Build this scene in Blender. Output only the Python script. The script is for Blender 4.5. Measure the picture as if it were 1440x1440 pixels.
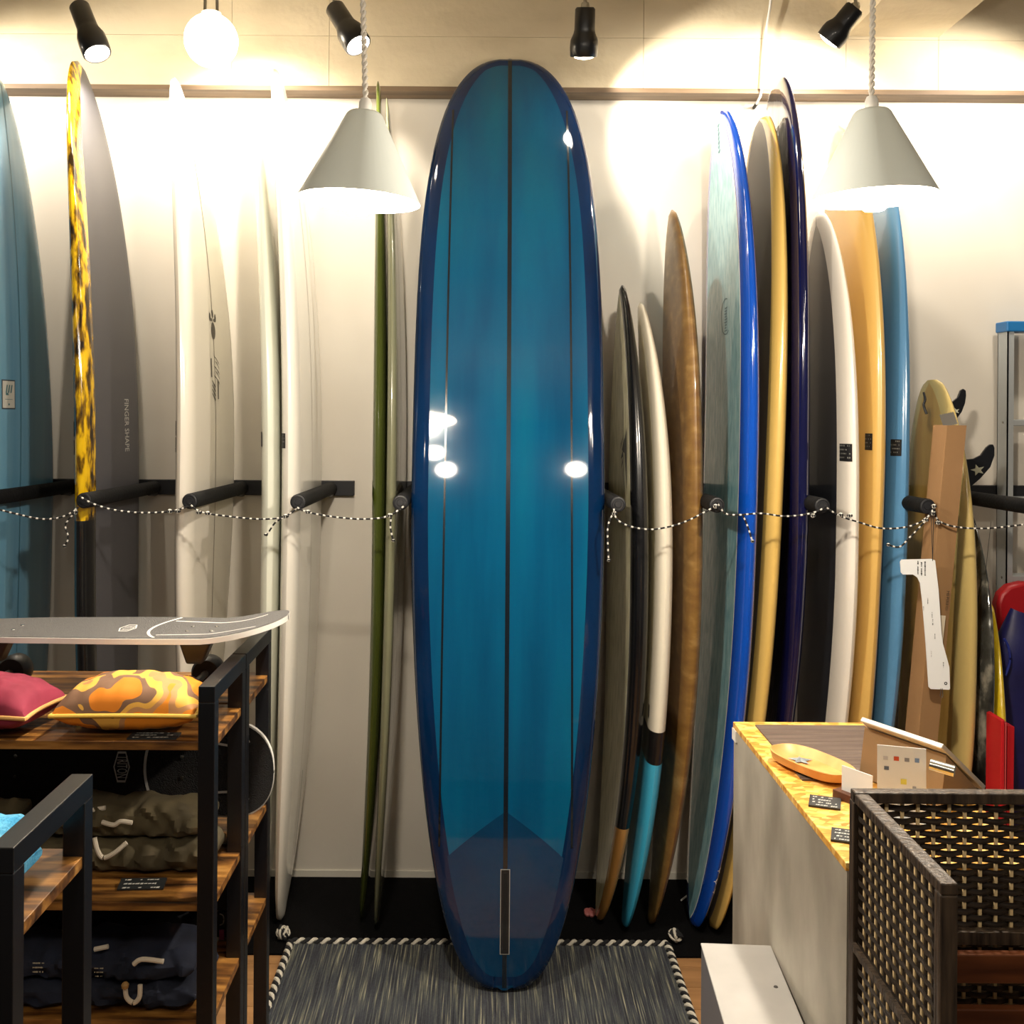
import bpy, math, random
import numpy as np
from mathutils import Vector, Matrix, noise
random.seed(7)
PI = math.pi
for o in list(bpy.data.objects): bpy.data.objects.remove(o)
SC = bpy.context.scene
COL = SC.collection
# ------------------------------------------------------------------ camera
FOC, PX, PY, CH, ROLL = 1470., 680., 575., 1.65, math.radians(.4)
RT = np.array([math.cos(ROLL), 0, math.sin(ROLL)]); UPV = np.array([-math.sin(ROLL), 0, math.cos(ROLL)])
CAM = np.array([0, 0, CH]); FW = np.array([0., 1, 0])
cd = bpy.data.cameras.new('camera'); cam = bpy.data.objects.new('camera', cd); COL.objects.link(cam)
cd.sensor_width = 36; cd.sensor_fit = 'HORIZONTAL'; cd.lens = 36 * FOC / 1440
cd.shift_x = (720 - PX) / 1440; cd.shift_y = -(720 - PY) / 1440
cd.clip_start = .05
cam.matrix_world = Matrix(((RT[0], UPV[0], 0, 0), (RT[1], UPV[1], -1, 0), (RT[2], UPV[2], 0, CH), (0, 0, 0, 1)))
SC.camera = cam
def at(u, v, y):   # a point of the place seen at (u, v) and y metres from the lens
    return CAM + y * (RT * (u - PX) / FOC + UPV * (PY - v) / FOC + FW)
def proj(P):
    d = np.asarray(P, float) - CAM; y = d[..., 1]
    return PX + FOC * (d @ RT) / y, PY - FOC * (d @ UPV) / y
# ------------------------------------------------------------------ world, view
w = bpy.data.worlds.new('world'); SC.world = w; w.use_nodes = True
w.node_tree.nodes['Background'].inputs[0].default_value = (1, .9, .78, 1)
w.node_tree.nodes['Background'].inputs[1].default_value = .055
SC.view_settings.view_transform = 'Standard'; SC.view_settings.look = 'None'
SC.view_settings.gamma = 1; SC.view_settings.use_curve_mapping = False
SC.view_settings.exposure = 0.62
WARM = (1, .885, .735)
SPOT_W, PEND_W, SHOP_W = 19, 42, 6.5
def point_light(name, loc, watt, r=.04, col=WARM):
    l = bpy.data.lights.new(name, 'POINT'); l.energy = watt; l.color = col; l.shadow_soft_size = r
    o = bpy.data.objects.new(name, l); COL.objects.link(o); o.location = loc; return o
def spot_light(name, loc, target, watt, deg, r=.03, blend=.6, col=WARM):
    l = bpy.data.lights.new(name, 'SPOT'); l.energy = watt; l.color = col; l.shadow_soft_size = r
    l.spot_size = math.radians(deg); l.spot_blend = blend
    o = bpy.data.objects.new(name, l); COL.objects.link(o); o.location = loc
    o.rotation_euler = (Vector(target) - Vector(loc)).to_track_quat('-Z', 'Y').to_euler(); return o
# the shop's other lamps, behind the photographer
for i, q in enumerate(((-.32, .25, 2.42), (-.25, .25, 2.28), (.72, .25, 2.44), (.50, .25, 2.29), (-1.5, .2, 2.5), (1.7, .5, 2.5))):
    point_light('shop_lamp_light', q, SHOP_W, .06)
# the ceiling track goes on past both edges of the picture
spot_light('track_light', (-1.75, 3.2, 2.74), (-1.55, 3.66, 2.35), SPOT_W, 150, blend=.4)
spot_light('track_light', (1.75, 3.2, 2.74), (1.6, 3.66, 2.35), SPOT_W, 150, blend=.4)
# ------------------------------------------------------------------ materials
def lin(h):
    h = h.lstrip('#'); r = [int(h[i:i + 2], 16) / 255 for i in (0, 2, 4)]
    return tuple((c / 12.92 if c <= .04045 else ((c + .055) / 1.055) ** 2.4) for c in r) + (1,)
MATS = {}
def mat(name, col, rough=.5, metal=0, coat=0, col2=None, scale=(5, 5, 5), detail=3, lo=.35, hi=.65, bump=0, bscale=None,
        kind='noise', emit=0, spec=.5, const=False, cols=None, transm=0, trans_w=0, coords='Object'):
    if name in MATS: return MATS[name]
    m = bpy.data.materials.new(name); m.use_nodes = True; MATS[name] = m
    nt = m.node_tree; b = nt.nodes['Principled BSDF']
    b.inputs['Base Color'].default_value = lin(col); b.inputs['Roughness'].default_value = rough
    b.inputs['Metallic'].default_value = metal; b.inputs['Coat Weight'].default_value = coat; b.inputs['Coat Roughness'].default_value = .04
    b.inputs['Specular IOR Level'].default_value = spec
    if transm: b.inputs['Transmission Weight'].default_value = transm
    if emit: b.inputs['Emission Color'].default_value = lin(col); b.inputs['Emission Strength'].default_value = emit
    if col2 or cols or bump:
        tc = nt.nodes.new('ShaderNodeTexCoord'); mp = nt.nodes.new('ShaderNodeMapping'); mp.inputs['Scale'].default_value = scale
        nt.links.new(tc.outputs[coords], mp.inputs[0])
        if kind == 'noise':
            t = nt.nodes.new('ShaderNodeTexNoise'); t.inputs['Scale'].default_value = 1; t.inputs['Detail'].default_value = detail
        elif kind == 'voronoi':
            t = nt.nodes.new('ShaderNodeTexVoronoi'); t.inputs['Scale'].default_value = 1
        else:
            t = nt.nodes.new('ShaderNodeTexWave'); t.inputs['Scale'].default_value = 1; t.inputs['Distortion'].default_value = 6; t.inputs['Detail'].default_value = detail
            t.inputs['Detail Scale'].default_value = 1.5
        nt.links.new(mp.outputs[0], t.inputs['Vector'])
        out = t.outputs['Fac'] if kind == 'noise' else (t.outputs['Color'] if kind == 'voronoi' else t.outputs['Fac'])
        if col2 or cols:
            r = nt.nodes.new('ShaderNodeValToRGB'); nt.links.new(out, r.inputs[0])
            if cols:
                el = r.color_ramp.elements
                while len(el) < len(cols): el.new(.5)
                for e, (pos, c) in zip(el, cols): e.position = pos; e.color = lin(c)
            else:
                r.color_ramp.elements[0].position = lo; r.color_ramp.elements[0].color = lin(col)
                r.color_ramp.elements[1].position = hi; r.color_ramp.elements[1].color = lin(col2)
            if const: r.color_ramp.interpolation = 'CONSTANT'
            nt.links.new(r.outputs[0], b.inputs['Base Color'])
        if bump:
            bp = nt.nodes.new('ShaderNodeBump'); bp.inputs['Strength'].default_value = bump; bp.inputs['Distance'].default_value = .01
            t2 = t
            if bscale:
                mp2 = nt.nodes.new('ShaderNodeMapping'); mp2.inputs['Scale'].default_value = bscale; nt.links.new(tc.outputs[coords], mp2.inputs[0])
                t2 = nt.nodes.new('ShaderNodeTexNoise'); t2.inputs['Scale'].default_value = 1; t2.inputs['Detail'].default_value = 4
                nt.links.new(mp2.outputs[0], t2.inputs['Vector'])
            nt.links.new(t2.outputs[0], bp.inputs['Height']); nt.links.new(bp.outputs[0], b.inputs['Normal'])
    return m
M_black = mat('black_metal', '#15161a', .45)
M_white = mat('white_plain', '#e8e6e0', .5)
M_ink = mat('black_print', '#121214', .6)
M_chalk = mat('chalk_print', '#c9c9c2', .8)
M_foam = mat('black_foam', '#07080a', .75, bump=.15, scale=(90, 90, 90), col2='#0c0d0f', spec=.25)
# ------------------------------------------------------------------ mesh and object helpers
OFF = {}
class MB:
    def __init__(s): s.v = []; s.f = []; s.m = []
    def add(s, vs, fs, mi=0):
        k = len(s.v); s.v += [tuple(map(float, q)) for q in vs]
        for f in fs: s.f.append(tuple(i + k for i in f)); s.m.append(mi)
        return s
    def box(s, a, b, mi=0, R=None, c=None):
        x0, y0, z0 = a; x1, y1, z1 = b
        vs = [(x, y, z) for x in (x0, x1) for y in (y0, y1) for z in (z0, z1)]
        if R is not None: vs = [tuple(R @ (Vector(q) - Vector(c)) + Vector(c)) for q in vs]
        return s.add(vs, [(0, 1, 3, 2), (4, 6, 7, 5), (0, 4, 5, 1), (2, 3, 7, 6), (0, 2, 6, 4), (1, 5, 7, 3)], mi)
    def tube(s, path, r, n=8, mi=0, caps=True, closed=False, mfun=None):
        P = [Vector(p) for p in path]; L = len(P); k0 = len(s.v); up = None; rr = r if hasattr(r, '__len__') else [r] * L
        for i, p in enumerate(P):
            if closed: t = P[(i + 1) % L] - P[i - 1]
            else: t = P[min(i + 1, L - 1)] - P[max(i - 1, 0)]
            t.normalize()
            if up is None: up = Vector((0, 0, 1)) if abs(t.z) < .9 else Vector((1, 0, 0))
            a = t.cross(up)
            if a.length < 1e-6: a = t.orthogonal()
            a.normalize(); b = t.cross(a); up = -b if False else up
            for j in range(n):
                th = 2 * PI * j / n; q = p + (a * math.cos(th) + b * math.sin(th)) * rr[i]; s.v.append(tuple(q))
        for i in range(L if closed else L - 1):
            mm = mfun(i) if mfun else mi
            for j in range(n):
                i2 = (i + 1) % L
                s.f.append((k0 + i * n + j, k0 + i * n + (j + 1) % n, k0 + i2 * n + (j + 1) % n, k0 + i2 * n + j)); s.m.append(mm)
        if caps and not closed:
            s.f.append(tuple(k0 + j for j in range(n))); s.m.append(mi)
            s.f.append(tuple(k0 + (L - 1) * n + j for j in reversed(range(n)))); s.m.append(mi)
        return s
    def lathe(s, prof, n=24, R=None, c=(0, 0, 0), mi=0):   # prof: (r, z) along axis
        k0 = len(s.v); L = len(prof)
        for r, z in prof:
            for j in range(n):
                q = Vector((r * math.cos(2 * PI * j / n), r * math.sin(2 * PI * j / n), z))
                if R is not None: q = R @ q
                s.v.append(tuple(q + Vector(c)))
        for i in range(L - 1):
            for j in range(n):
                s.f.append((k0 + i * n + j, k0 + i * n + (j + 1) % n, k0 + (i + 1) * n + (j + 1) % n, k0 + (i + 1) * n + j)); s.m.append(mi)
        return s
    def grid(s, G, mi=0):   # G rows x cols of points
        k0 = len(s.v); R = len(G); C = len(G[0])
        for row in G: s.v += [tuple(map(float, q)) for q in row]
        for i in range(R - 1):
            for j in range(C - 1):
                s.f.append((k0 + i * C + j, k0 + i * C + j + 1, k0 + (i + 1) * C + j + 1, k0 + (i + 1) * C + j)); s.m.append(mi)
        return s
    def prism(s, poly, d, mi=0):   # poly of 3d points extruded by vector d
        n = len(poly); a = [Vector(p) for p in poly]; b = [p + Vector(d) for p in a]
        return s.add(a + b, [tuple(range(n)), tuple(range(2 * n - 1, n - 1, -1))] + [(i, i + n, (i + 1) % n + n, (i + 1) % n) for i in range(n)], mi)
    def build(s, name, mats, parent=None, smooth=True, bevel=0, auto=40, label=None):
        off = OFF.get(parent.name if parent else None, Vector((0, 0, 0)))
        me = bpy.data.meshes.new(name)
        me.from_pydata([(x - off[0], y - off[1], z - off[2]) for x, y, z in s.v], [], s.f)
        mats = mats if isinstance(mats, (list, tuple)) else [mats]
        for m in mats: me.materials.append(m)
        me.polygons.foreach_set('material_index', s.m)
        me.validate(); me.update()
        import bmesh
        bm = bmesh.new(); bm.from_mesh(me); bmesh.ops.recalc_face_normals(bm, faces=bm.faces[:]); bm.to_mesh(me); bm.free()
        if smooth:
            me.polygons.foreach_set('use_smooth', [True] * len(me.polygons))
            try: me.set_sharp_from_angle(angle=math.radians(auto))
            except Exception: pass
        o = bpy.data.objects.new(name, me); COL.objects.link(o)
        if parent: o.parent = parent
        OFF[o.name] = off
        if bevel:
            b = o.modifiers.new('bevel', 'BEVEL'); b.width = bevel; b.segments = 2; b.limit_method = 'ANGLE'
        if label: o['label'] = label
        return o
def tag(o, label, cat, group=None):
    o['label'] = label; o['category'] = cat
    if group: o['group'] = group
    return o
def thing(name, label, cat, loc, group=None):
    o = bpy.data.objects.new(name, None); COL.objects.link(o); o.empty_display_size = .1
    o.location = loc; OFF[o.name] = Vector(loc); return tag(o, label, cat, group)
def struct(o): o['kind'] = 'structure'; return o
def copy_tree(o, loc, label=None, parent=None):
    c = o.copy(); COL.objects.link(c); c.parent = parent
    if loc is not None: c.location = loc
    if label: c['label'] = label
    for ch in list(o.children): copy_tree(ch, None, None, c)
    return c
def text_pts(txt, size=1.0):   # flat mesh of a line of text: verts (x, y), faces
    cu = bpy.data.curves.new('t', 'FONT'); cu.body = txt; cu.size = size; cu.align_x = 'CENTER'; cu.align_y = 'CENTER'; cu.resolution_u = 2
    o = bpy.data.objects.new('t', cu); COL.objects.link(o)
    me = bpy.data.meshes.new_from_object(o.evaluated_get(bpy.context.evaluated_depsgraph_get()))
    vs = [tuple(q.co) for q in me.vertices]; fs = [tuple(p.vertices) for p in me.polygons]
    bpy.data.objects.remove(o); bpy.data.curves.remove(cu); bpy.data.meshes.remove(me)
    return vs, fs
def scribble(mb, o, ex, ey, wd, ht, rows, seed=1, n=None, dens=.75):   # lines of small writing on a flat tag
    rd = random.Random(seed); o = Vector(o); ex = Vector(ex).normalized(); ey = Vector(ey).normalized(); nn = n or ex.cross(ey)
    for r in range(rows):
        y = ht * (.82 - r * .72 / max(1, rows - 1)) if rows > 1 else ht * .5
        x = .1 * wd
        while x < wd * .88:
            l = wd * rd.uniform(.03, .09); h = ht * .4 / rows * rd.uniform(.6, 1.2)
            if rd.random() < dens:
                a = o + ex * x + ey * (y - h / 2) + nn * .0006
                mb.add([a, a + ex * l, a + ex * l * 1.15 + ey * h, a + ex * l * .2 + ey * h * .8], [(0, 1, 2, 3)])
            x += l * 1.25
# ------------------------------------------------------------------ the setting
WY = 3.67            # back wall
M_wall = mat('wall_paint', '#d9d3c7', .55, col2='#d2cbbe', scale=(2, 2, 2))
M_conc = mat('concrete', '#cfc2a6', .8, cols=[(.25, '#b9ab8f'), (.5, '#d0c3a7'), (.8, '#dccfb4')], scale=(2.2, 2.2, 5), detail=8, bump=.25, bscale=(30, 30, 30))
M_joint = mat('concrete_joint', '#a5997f', .9)
M_batten = mat('batten_wood', '#6d5a45', .6, cols=[(.3, '#5b4a38'), (.6, '#7b6750')], scale=(3, 30, 30), detail=6)
M_carpet = mat('black_carpet', '#040405', .95, col2='#080809', scale=(300, 300, 300), bump=.3, spec=.1)
M_plank = mat('floor_oak', '#9c7248', .45, cols=[(.2, '#86603a'), (.5, '#a67b4e'), (.8, '#b98d5e')], scale=(2.5, 26, 10), detail=7)
M_gap = mat('floor_gap', '#3b2a1a', .9)
XL, XR = -2.6, 2.9
wall = struct(MB().box((XL, WY, 0), (XR, WY + .1, 2.75)).build('wall_back', M_wall, smooth=False))
# wall boards with fine upright joints
bb = struct(MB().box((XL, WY - .006, .0), (XR, WY, .028)).build('baseboard_back', mat('baseboard_white', '#d8d3c6', .4), smooth=False))
floor = struct(MB().box((XL, -1.5, -.03), (XR, WY, -.006)).build('floor', M_gap, smooth=False))
pw, plen = .11, 1.15
pm = None
row = 0; y = .9
while y < 3.26:
    x = -1.6 + (row * .43) % plen - plen
    while x < 2.0:
        if x + plen > -1.5:
            if pm is None:
                po = MB().box((0, 0, -.006), (plen - .002, pw - .002, 0)).build('plank', M_plank, floor, smooth=False); pm = po.data
            else:
                po = bpy.data.objects.new('plank', pm); COL.objects.link(po); po.parent = floor
            po.location = (x, y, 0)
        x += plen
    y += pw; row += 1
# black carpet along the wall
yb = 1.65 * FOC / (1345.5 - PY)
tag(MB().box((XL, yb, .0), (XR, WY - .007, .006)).build('carpet_strip', M_carpet, smooth=False), 'black carpet strip on the floor under the leaning surfboards', 'carpet')
# concrete beam over the wall, of cast panels, and wood batten below
BY, BZ = 3.58, 2.736
beam = struct(MB().box((XL, BY + .006, BZ + .016), (XR, WY + .2, 3.4)).build('ceiling_beam', M_joint, smooth=False))
bx = lambda u: at(u, 60, BY)[0]
seams = [XL, bx(20) - .55, bx(326), bx(463), bx(905), bx(1190), bx(1320), XR]
rows_ = [BZ + .016, at(680, 52, BY)[2], 3.4]
for i in range(len(seams) - 1):
    for j in range(2):
        MB().box((seams[i] + .0007, BY, rows_[j] + (.0006 if j else 0)), (seams[i + 1] - .0007, BY + .02, rows_[j + 1] - .0006)).build('concrete_panel', M_conc, beam, smooth=False)
tie = mat('tie_hole', '#8b7f69', .9)
for u, v in ((150, 103), (390, 97), (635, 107), (878, 107), (1100, 110), (1432, 110)):
    c = at(u, v, BY)
    MB().lathe([(.0, -.001), (.006, -.001), (.008, -.003), (.013, -.003), (.014, 0)], 20, Matrix.Rotation(PI / 2, 3, 'X'), c).build('tie_hole', [tie], beam)
struct(MB().box((XL, BY - .003, BZ), (XR, WY, BZ + .016)).build('trim_1', M_batten, smooth=False))
ceil = struct(MB().box((XL, -1.5, 3.4), (XR, WY + .2, 3.5)).build('ceiling', M_conc, smooth=False))
cb = struct(MB().box((bx(1190), -1.5, rows_[1] + .01), (bx(1320), BY - .001, 3.4)).build('ceiling_rib', M_conc, smooth=False))
# white cable coming down the concrete
cp = [at(1088, -30, BY - .03), at(1082, 15, BY - .025), at(1077, 45, BY - .02), at(1074, 90, BY - .02), at(1072, 122, BY - .02), at(1069, 136, BY - .0), at(1064, 146, WY - .03)]
cb_ = MB().tube(cp, .0045, 8)
cbo = thing('power_cable', 'white power cable running down the concrete beam above the wall', 'cable', tuple(cp[-1]))
cb_.build('wire', M_white, cbo)
MB().tube([cp[-1], at(1060, 152, WY - .006)], .006, 8).build('plug_end', M_ink, cbo)
# ------------------------------------------------------------------ wall racks
PEG_Y0, PZ0, PZ1, PR = 3.0, 1.379, 1.369, .0225
pegx = lambda u: (u - PX) / FOC * PEG_Y0
PEGS = [pegx(u) for u in (-27, 119, 268, 420, 564, 716, 870, 1009, 1157, 1305, 1453)]
def rack(x0, x1, xs, label):
    t = thing('wall_rack', label, 'rack', ((x0 + x1) / 2, WY - .01, PZ1), 'padded peg racks on the wall')
    MB().box((x0, WY - .025, PZ1 - .026), (x1, WY, PZ1 + .026)).build('bar', M_black, t, smooth=False, bevel=.002)
    for x in xs:
        p = MB().tube([(x, WY - .02, PZ1), (x, 3.3, PZ1 + .005), (x, PEG_Y0, PZ0)], PR, 20).build('peg', M_foam, t)
        MB().lathe([(.0, 0), (.009, 0), (.010, -.003), (.016, -.003), (.017, 0), (.0208, -.001), (.0218, -.006)], 20, Matrix.Rotation(PI / 2, 3, 'X'), (x, PEG_Y0 - .004, PZ0)).build('end_cap', mat('cap_plastic', '#1b1c20', .5), p)
        MB().tube([(x - .0, WY - .02, PZ1 - .02), (x, WY - .09, PZ1 - .012)], .012, 8).build('bracket', M_black, p)
    return t
def wx(u): return at(u, 690, WY)[0]
rack(-2.1, wx(499), PEGS[:4], 'black padded peg rack holding the teal, grey and white surfboards')
rack(wx(537), wx(1040), [PEGS[4], PEGS[6], PEGS[7]], 'black padded peg rack behind the big blue longboard')
rack(wx(1060), 2.3, PEGS[8:], 'black padded peg rack beside the cardboard carton and the ladder')
# striped cords strung from peg to peg
M_cb = mat('cord_black', '#141416', .8); M_cw = mat('cord_white', '#d8d5cc', .8)
CY = PEG_Y0 - .014
def cord_path(pts, n):
    P = [Vector(p) for p in pts]; out = []
    for i in range(len(P) - 1):
        p0 = P[max(i - 1, 0)]; p1 = P[i]; p2 = P[i + 1]; p3 = P[min(i + 2, len(P) - 1)]
        for k in range(n):
            t = k / n
            out.append(.5 * ((2 * p1) + (p2 - p0) * t + (2 * p0 - 5 * p1 + 4 * p2 - p3) * t * t + (3 * p1 - p0 - 3 * p2 + p3) * t ** 3))
    out.append(P[-1]); return out
def resample(P, d):
    out = [P[0]]; acc = 0
    for a, b in zip(P[:-1], P[1:]):
        L = (b - a).length; s = d - acc
        while s <= L and L > 0: out.append(a + (b - a) * (s / L)); s += d
        acc = (acc + L) % d if L else acc
    return out
def cord_mesh(pts, r=.0026, d=.0065):
    P = resample(cord_path([at(u, v, y) for u, v, y in pts], 14), d)
    return MB().tube(P, r, 7, mfun=lambda i: 1 if i % 3 == 1 else 0)
def knot(c, r):
    m = MB(); c = Vector(c)
    for k in range(3):
        a = Matrix.Rotation(k * 1.1, 3, 'Z') @ Matrix.Rotation(k * .8 + .4, 3, 'X')
        m.tube([c + a @ Vector((r * math.cos(t), r * .7 * math.sin(t), 0)) for t in [2 * PI * j / 10 for j in range(10)]], .0024, 6, closed=True, mfun=lambda i: (i // 2) % 2)
    return m
def cord(label, pts, tail=None, knots=()):
    t = thing('safety_cord', label, 'cord', tuple(at(*pts[0])), 'striped cords strung between the pegs')
    cord_mesh(pts).build('cord_line', [M_cb, M_cw], t)
    for q in knots: knot(at(*q), .0065).build('knot', [M_cb, M_cw], t)
    if tail:
        tl = cord_mesh(tail).build('loose_end', [M_cb, M_cw], t); knot(at(*tail[-1]), .004).build('end_knot', [M_cb, M_cw], tl)
Y = CY
cord('striped cord across the teal surfboard with a wavy hanging end', [(-27, 710, Y), (20, 722, Y), (60, 730, Y), (90, 726, Y), (112, 712, Y)], [(104, 722, Y), (92, 738, Y), (96, 756, Y), (91, 768, Y)], [(106, 720, Y)])
cord('striped cord across the dark grey surfboard with yellow edge', [(112, 698, Y - .01), (130, 708, Y - .01), (160, 717, Y), (200, 721, Y), (240, 719, Y), (266, 712, Y)], None, [(239, 719, Y), (250, 719, Y)])
cord('striped cord across the mint white surfboard with a short straight end', [(266, 708, Y - .01), (283, 720, Y), (320, 726, Y), (365, 730, Y), (398, 727, Y), (419, 714, Y)], [(402, 727, Y), (388, 734, Y), (378, 748, Y), (374, 752, Y)], [(280, 721, Y), (292, 722, Y), (402, 726, Y)])
cord('striped cord crossing bare wall to the olive surfboard', [(415, 712, Y - .01), (432, 720, Y), (470, 727, Y), (510, 730, Y), (545, 726, Y), (572, 709, Y)], [(550, 727, Y), (549, 742, Y), (553, 760, Y)], [(433, 720, Y), (548, 725, Y)])
cord('striped cord across the cream, white and brown surfboards', [(863, 712, Y), (866, 728, Y), (880, 738, Y), (905, 744, Y), (930, 743, Y), (965, 733, Y), (1008, 711, Y)], [(862, 722, Y), (855, 740, Y), (855, 770, Y), (856, 788, Y)], [(864, 722, Y)])
cord('striped cord across the blue railed surfboard with a white tipped end', [(1008, 706, Y - .01), (1020, 722, Y), (1040, 724, Y), (1070, 722, Y), (1105, 726, Y), (1140, 722, Y), (1160, 714, Y)], [(1045, 725, Y), (1052, 742, Y), (1058, 761, Y)], [(1006, 712, Y - .012), (1143, 725, Y)])
cord('striped cord across the white, tan and steel blue surfboards', [(1160, 712, Y - .01), (1180, 725, Y), (1210, 735, Y), (1240, 743, Y), (1275, 741, Y), (1300, 731, Y), (1313, 716, Y)], [(1303, 731, Y), (1280, 755, Y), (1265, 769, Y), (1249, 766, Y)], [(1182, 724, Y), (1195, 725, Y), (1302, 731, Y)])
cord('striped cord from the carton peg to the ladder', [(1313, 716, Y - .01), (1320, 732, Y), (1345, 741, Y), (1390, 743, Y), (1453, 736, Y)], None, [(1313, 712, Y - .012), (1319, 735, Y), (1312, 722, Y - .01)])
tag(bpy.data.objects['safety_cord'], bpy.data.objects['safety_cord']['label'], 'cord')
# ------------------------------------------------------------------ surfboards
BP = {  # x, y of the tail, lean x, lean y, turn, length, width, thickness, nose lift, tail lift, nose shape (2), tail shape (2)
    'teal': (-1.526, 3.344, 0.0111, 0.0048, 0.013, 2.701, 0.580, 0.056, -0.075, -0.017, 1.35, 2.08, 3.11, 2.28),
    'yellowrail': (-1.200, 3.359, -0.0009, 0.0000, -0.015, 2.751, 0.522, 0.056, -0.110, 0.040, 2.92, 2.06, 2.60, 2.15),
    'whitelogo': (-0.926, 3.389, 0.0242, -0.0065, 0.044, 2.704, 0.523, 0.056, -0.146, 0.008, 2.47, 1.70, 1.45, 1.31),
    'mint': (-0.666, 3.369, 0.0070, 0.0116, -0.044, 2.599, 0.487, 0.056, -0.093, -0.041, 2.92, 2.04, 1.97, 2.06),
    'whiteline': (-0.589, 3.350, 0.0055, 0.0204, -0.002, 2.743, 0.525, 0.058, -0.109, -0.052, 2.78, 2.39, 2.25, 1.76),
    'olive': (-0.322, 3.363, 0.0003, 0.0301, -0.010, 2.720, 0.483, 0.040, -0.034, -0.059, 1.55, 1.51, 2.56, 1.66),
    'greygreen': (-0.2935, 3.333, 0.0120, 0.0229, -0.010, 2.650, 0.532, 0.030, -0.060, -0.036, 2.08, 1.20, 2.57, 2.01),
    'sliver': (0.135, 3.52, 0.0, 0.0330, 1.5708, 2.480, 0.500, 0.050, -0.020, -0.030, 2.4, 1.7, 2.0, 2.0),
    'creamblack': (0.450, 3.370, 0.0140, 0.0121, -0.041, 2.048, 0.516, 0.055, -0.031, -0.067, 2.31, 1.48, 1.45, 1.95),
    'tricolor': (0.520, 3.330, 0.0373, 0.0287, 0.062, 1.992, 0.522, 0.053, -0.088, -0.059, 3.85, 1.81, 1.45, 2.27),
    'brown': (0.621, 3.342, 0.0156, 0.0281, 0.003, 2.297, 0.524, 0.054, -0.047, -0.075, 3.82, 1.66, 1.45, 1.74),
    'bluerail': (0.749, 3.344, 0.0311, 0.0173, -0.033, 2.616, 0.545, 0.054, -0.066, -0.069, 4.32, 2.04, 2.02, 2.41),
    'creamrail': (0.809, 3.330, 0.0501, 0.0311, -0.008, 2.604, 0.518, 0.052, -0.041, -0.073, 4.50, 2.57, 1.45, 2.77),
    'navy': (0.938, 3.348, 0.0114, 0.0154, 0.001, 2.721, 0.541, 0.053, -0.023, -0.082, 4.24, 2.30, 1.45, 1.40),
    'white': (1.062, 3.312, 0.0258, 0.0210, 0.002, 2.285, 0.547, 0.055, -0.047, -0.062, 3.59, 1.88, 1.45, 1.71),
    'tan': (1.120, 3.341, 0.0461, 0.0198, 0.010, 2.571, 0.525, 0.055, -0.094, -0.023, 3.58, 1.99, 2.87, 2.07),
    'steelblue': (1.212, 3.345, 0.0367, 0.0276, 0.001, 2.450, 0.516, 0.054, -0.002, -0.069, 2.54, 1.74, 1.92, 1.84),
    'finned': (1.432, 3.335, 0.0308, 0.0274, -0.009, 1.748, 0.505, 0.056, -0.034, -0.050, 2.50, 1.89, 2.59, 2.20),
    'marble': (1.524, 3.347, 0.0126, 0.0156, 0.029, 1.318, 0.455, 0.042, 0.035, -0.050, 3.19, 1.00, 2.56, 2.00),
    'yellow': (1.567, 3.339, 0.0190, 0.0260, 0.015, 1.033, 0.421, 0.044, 0.049, -0.050, 1.88, 1.34, 2.59, 2.02),
    'blue': (0.069, 2.897, 0.0039, 0.1555, 1.577, 2.885, 0.576, 0.073, -0.223, -0.040, 3.90, 2.53, 1.79, 2.86),
}
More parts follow.
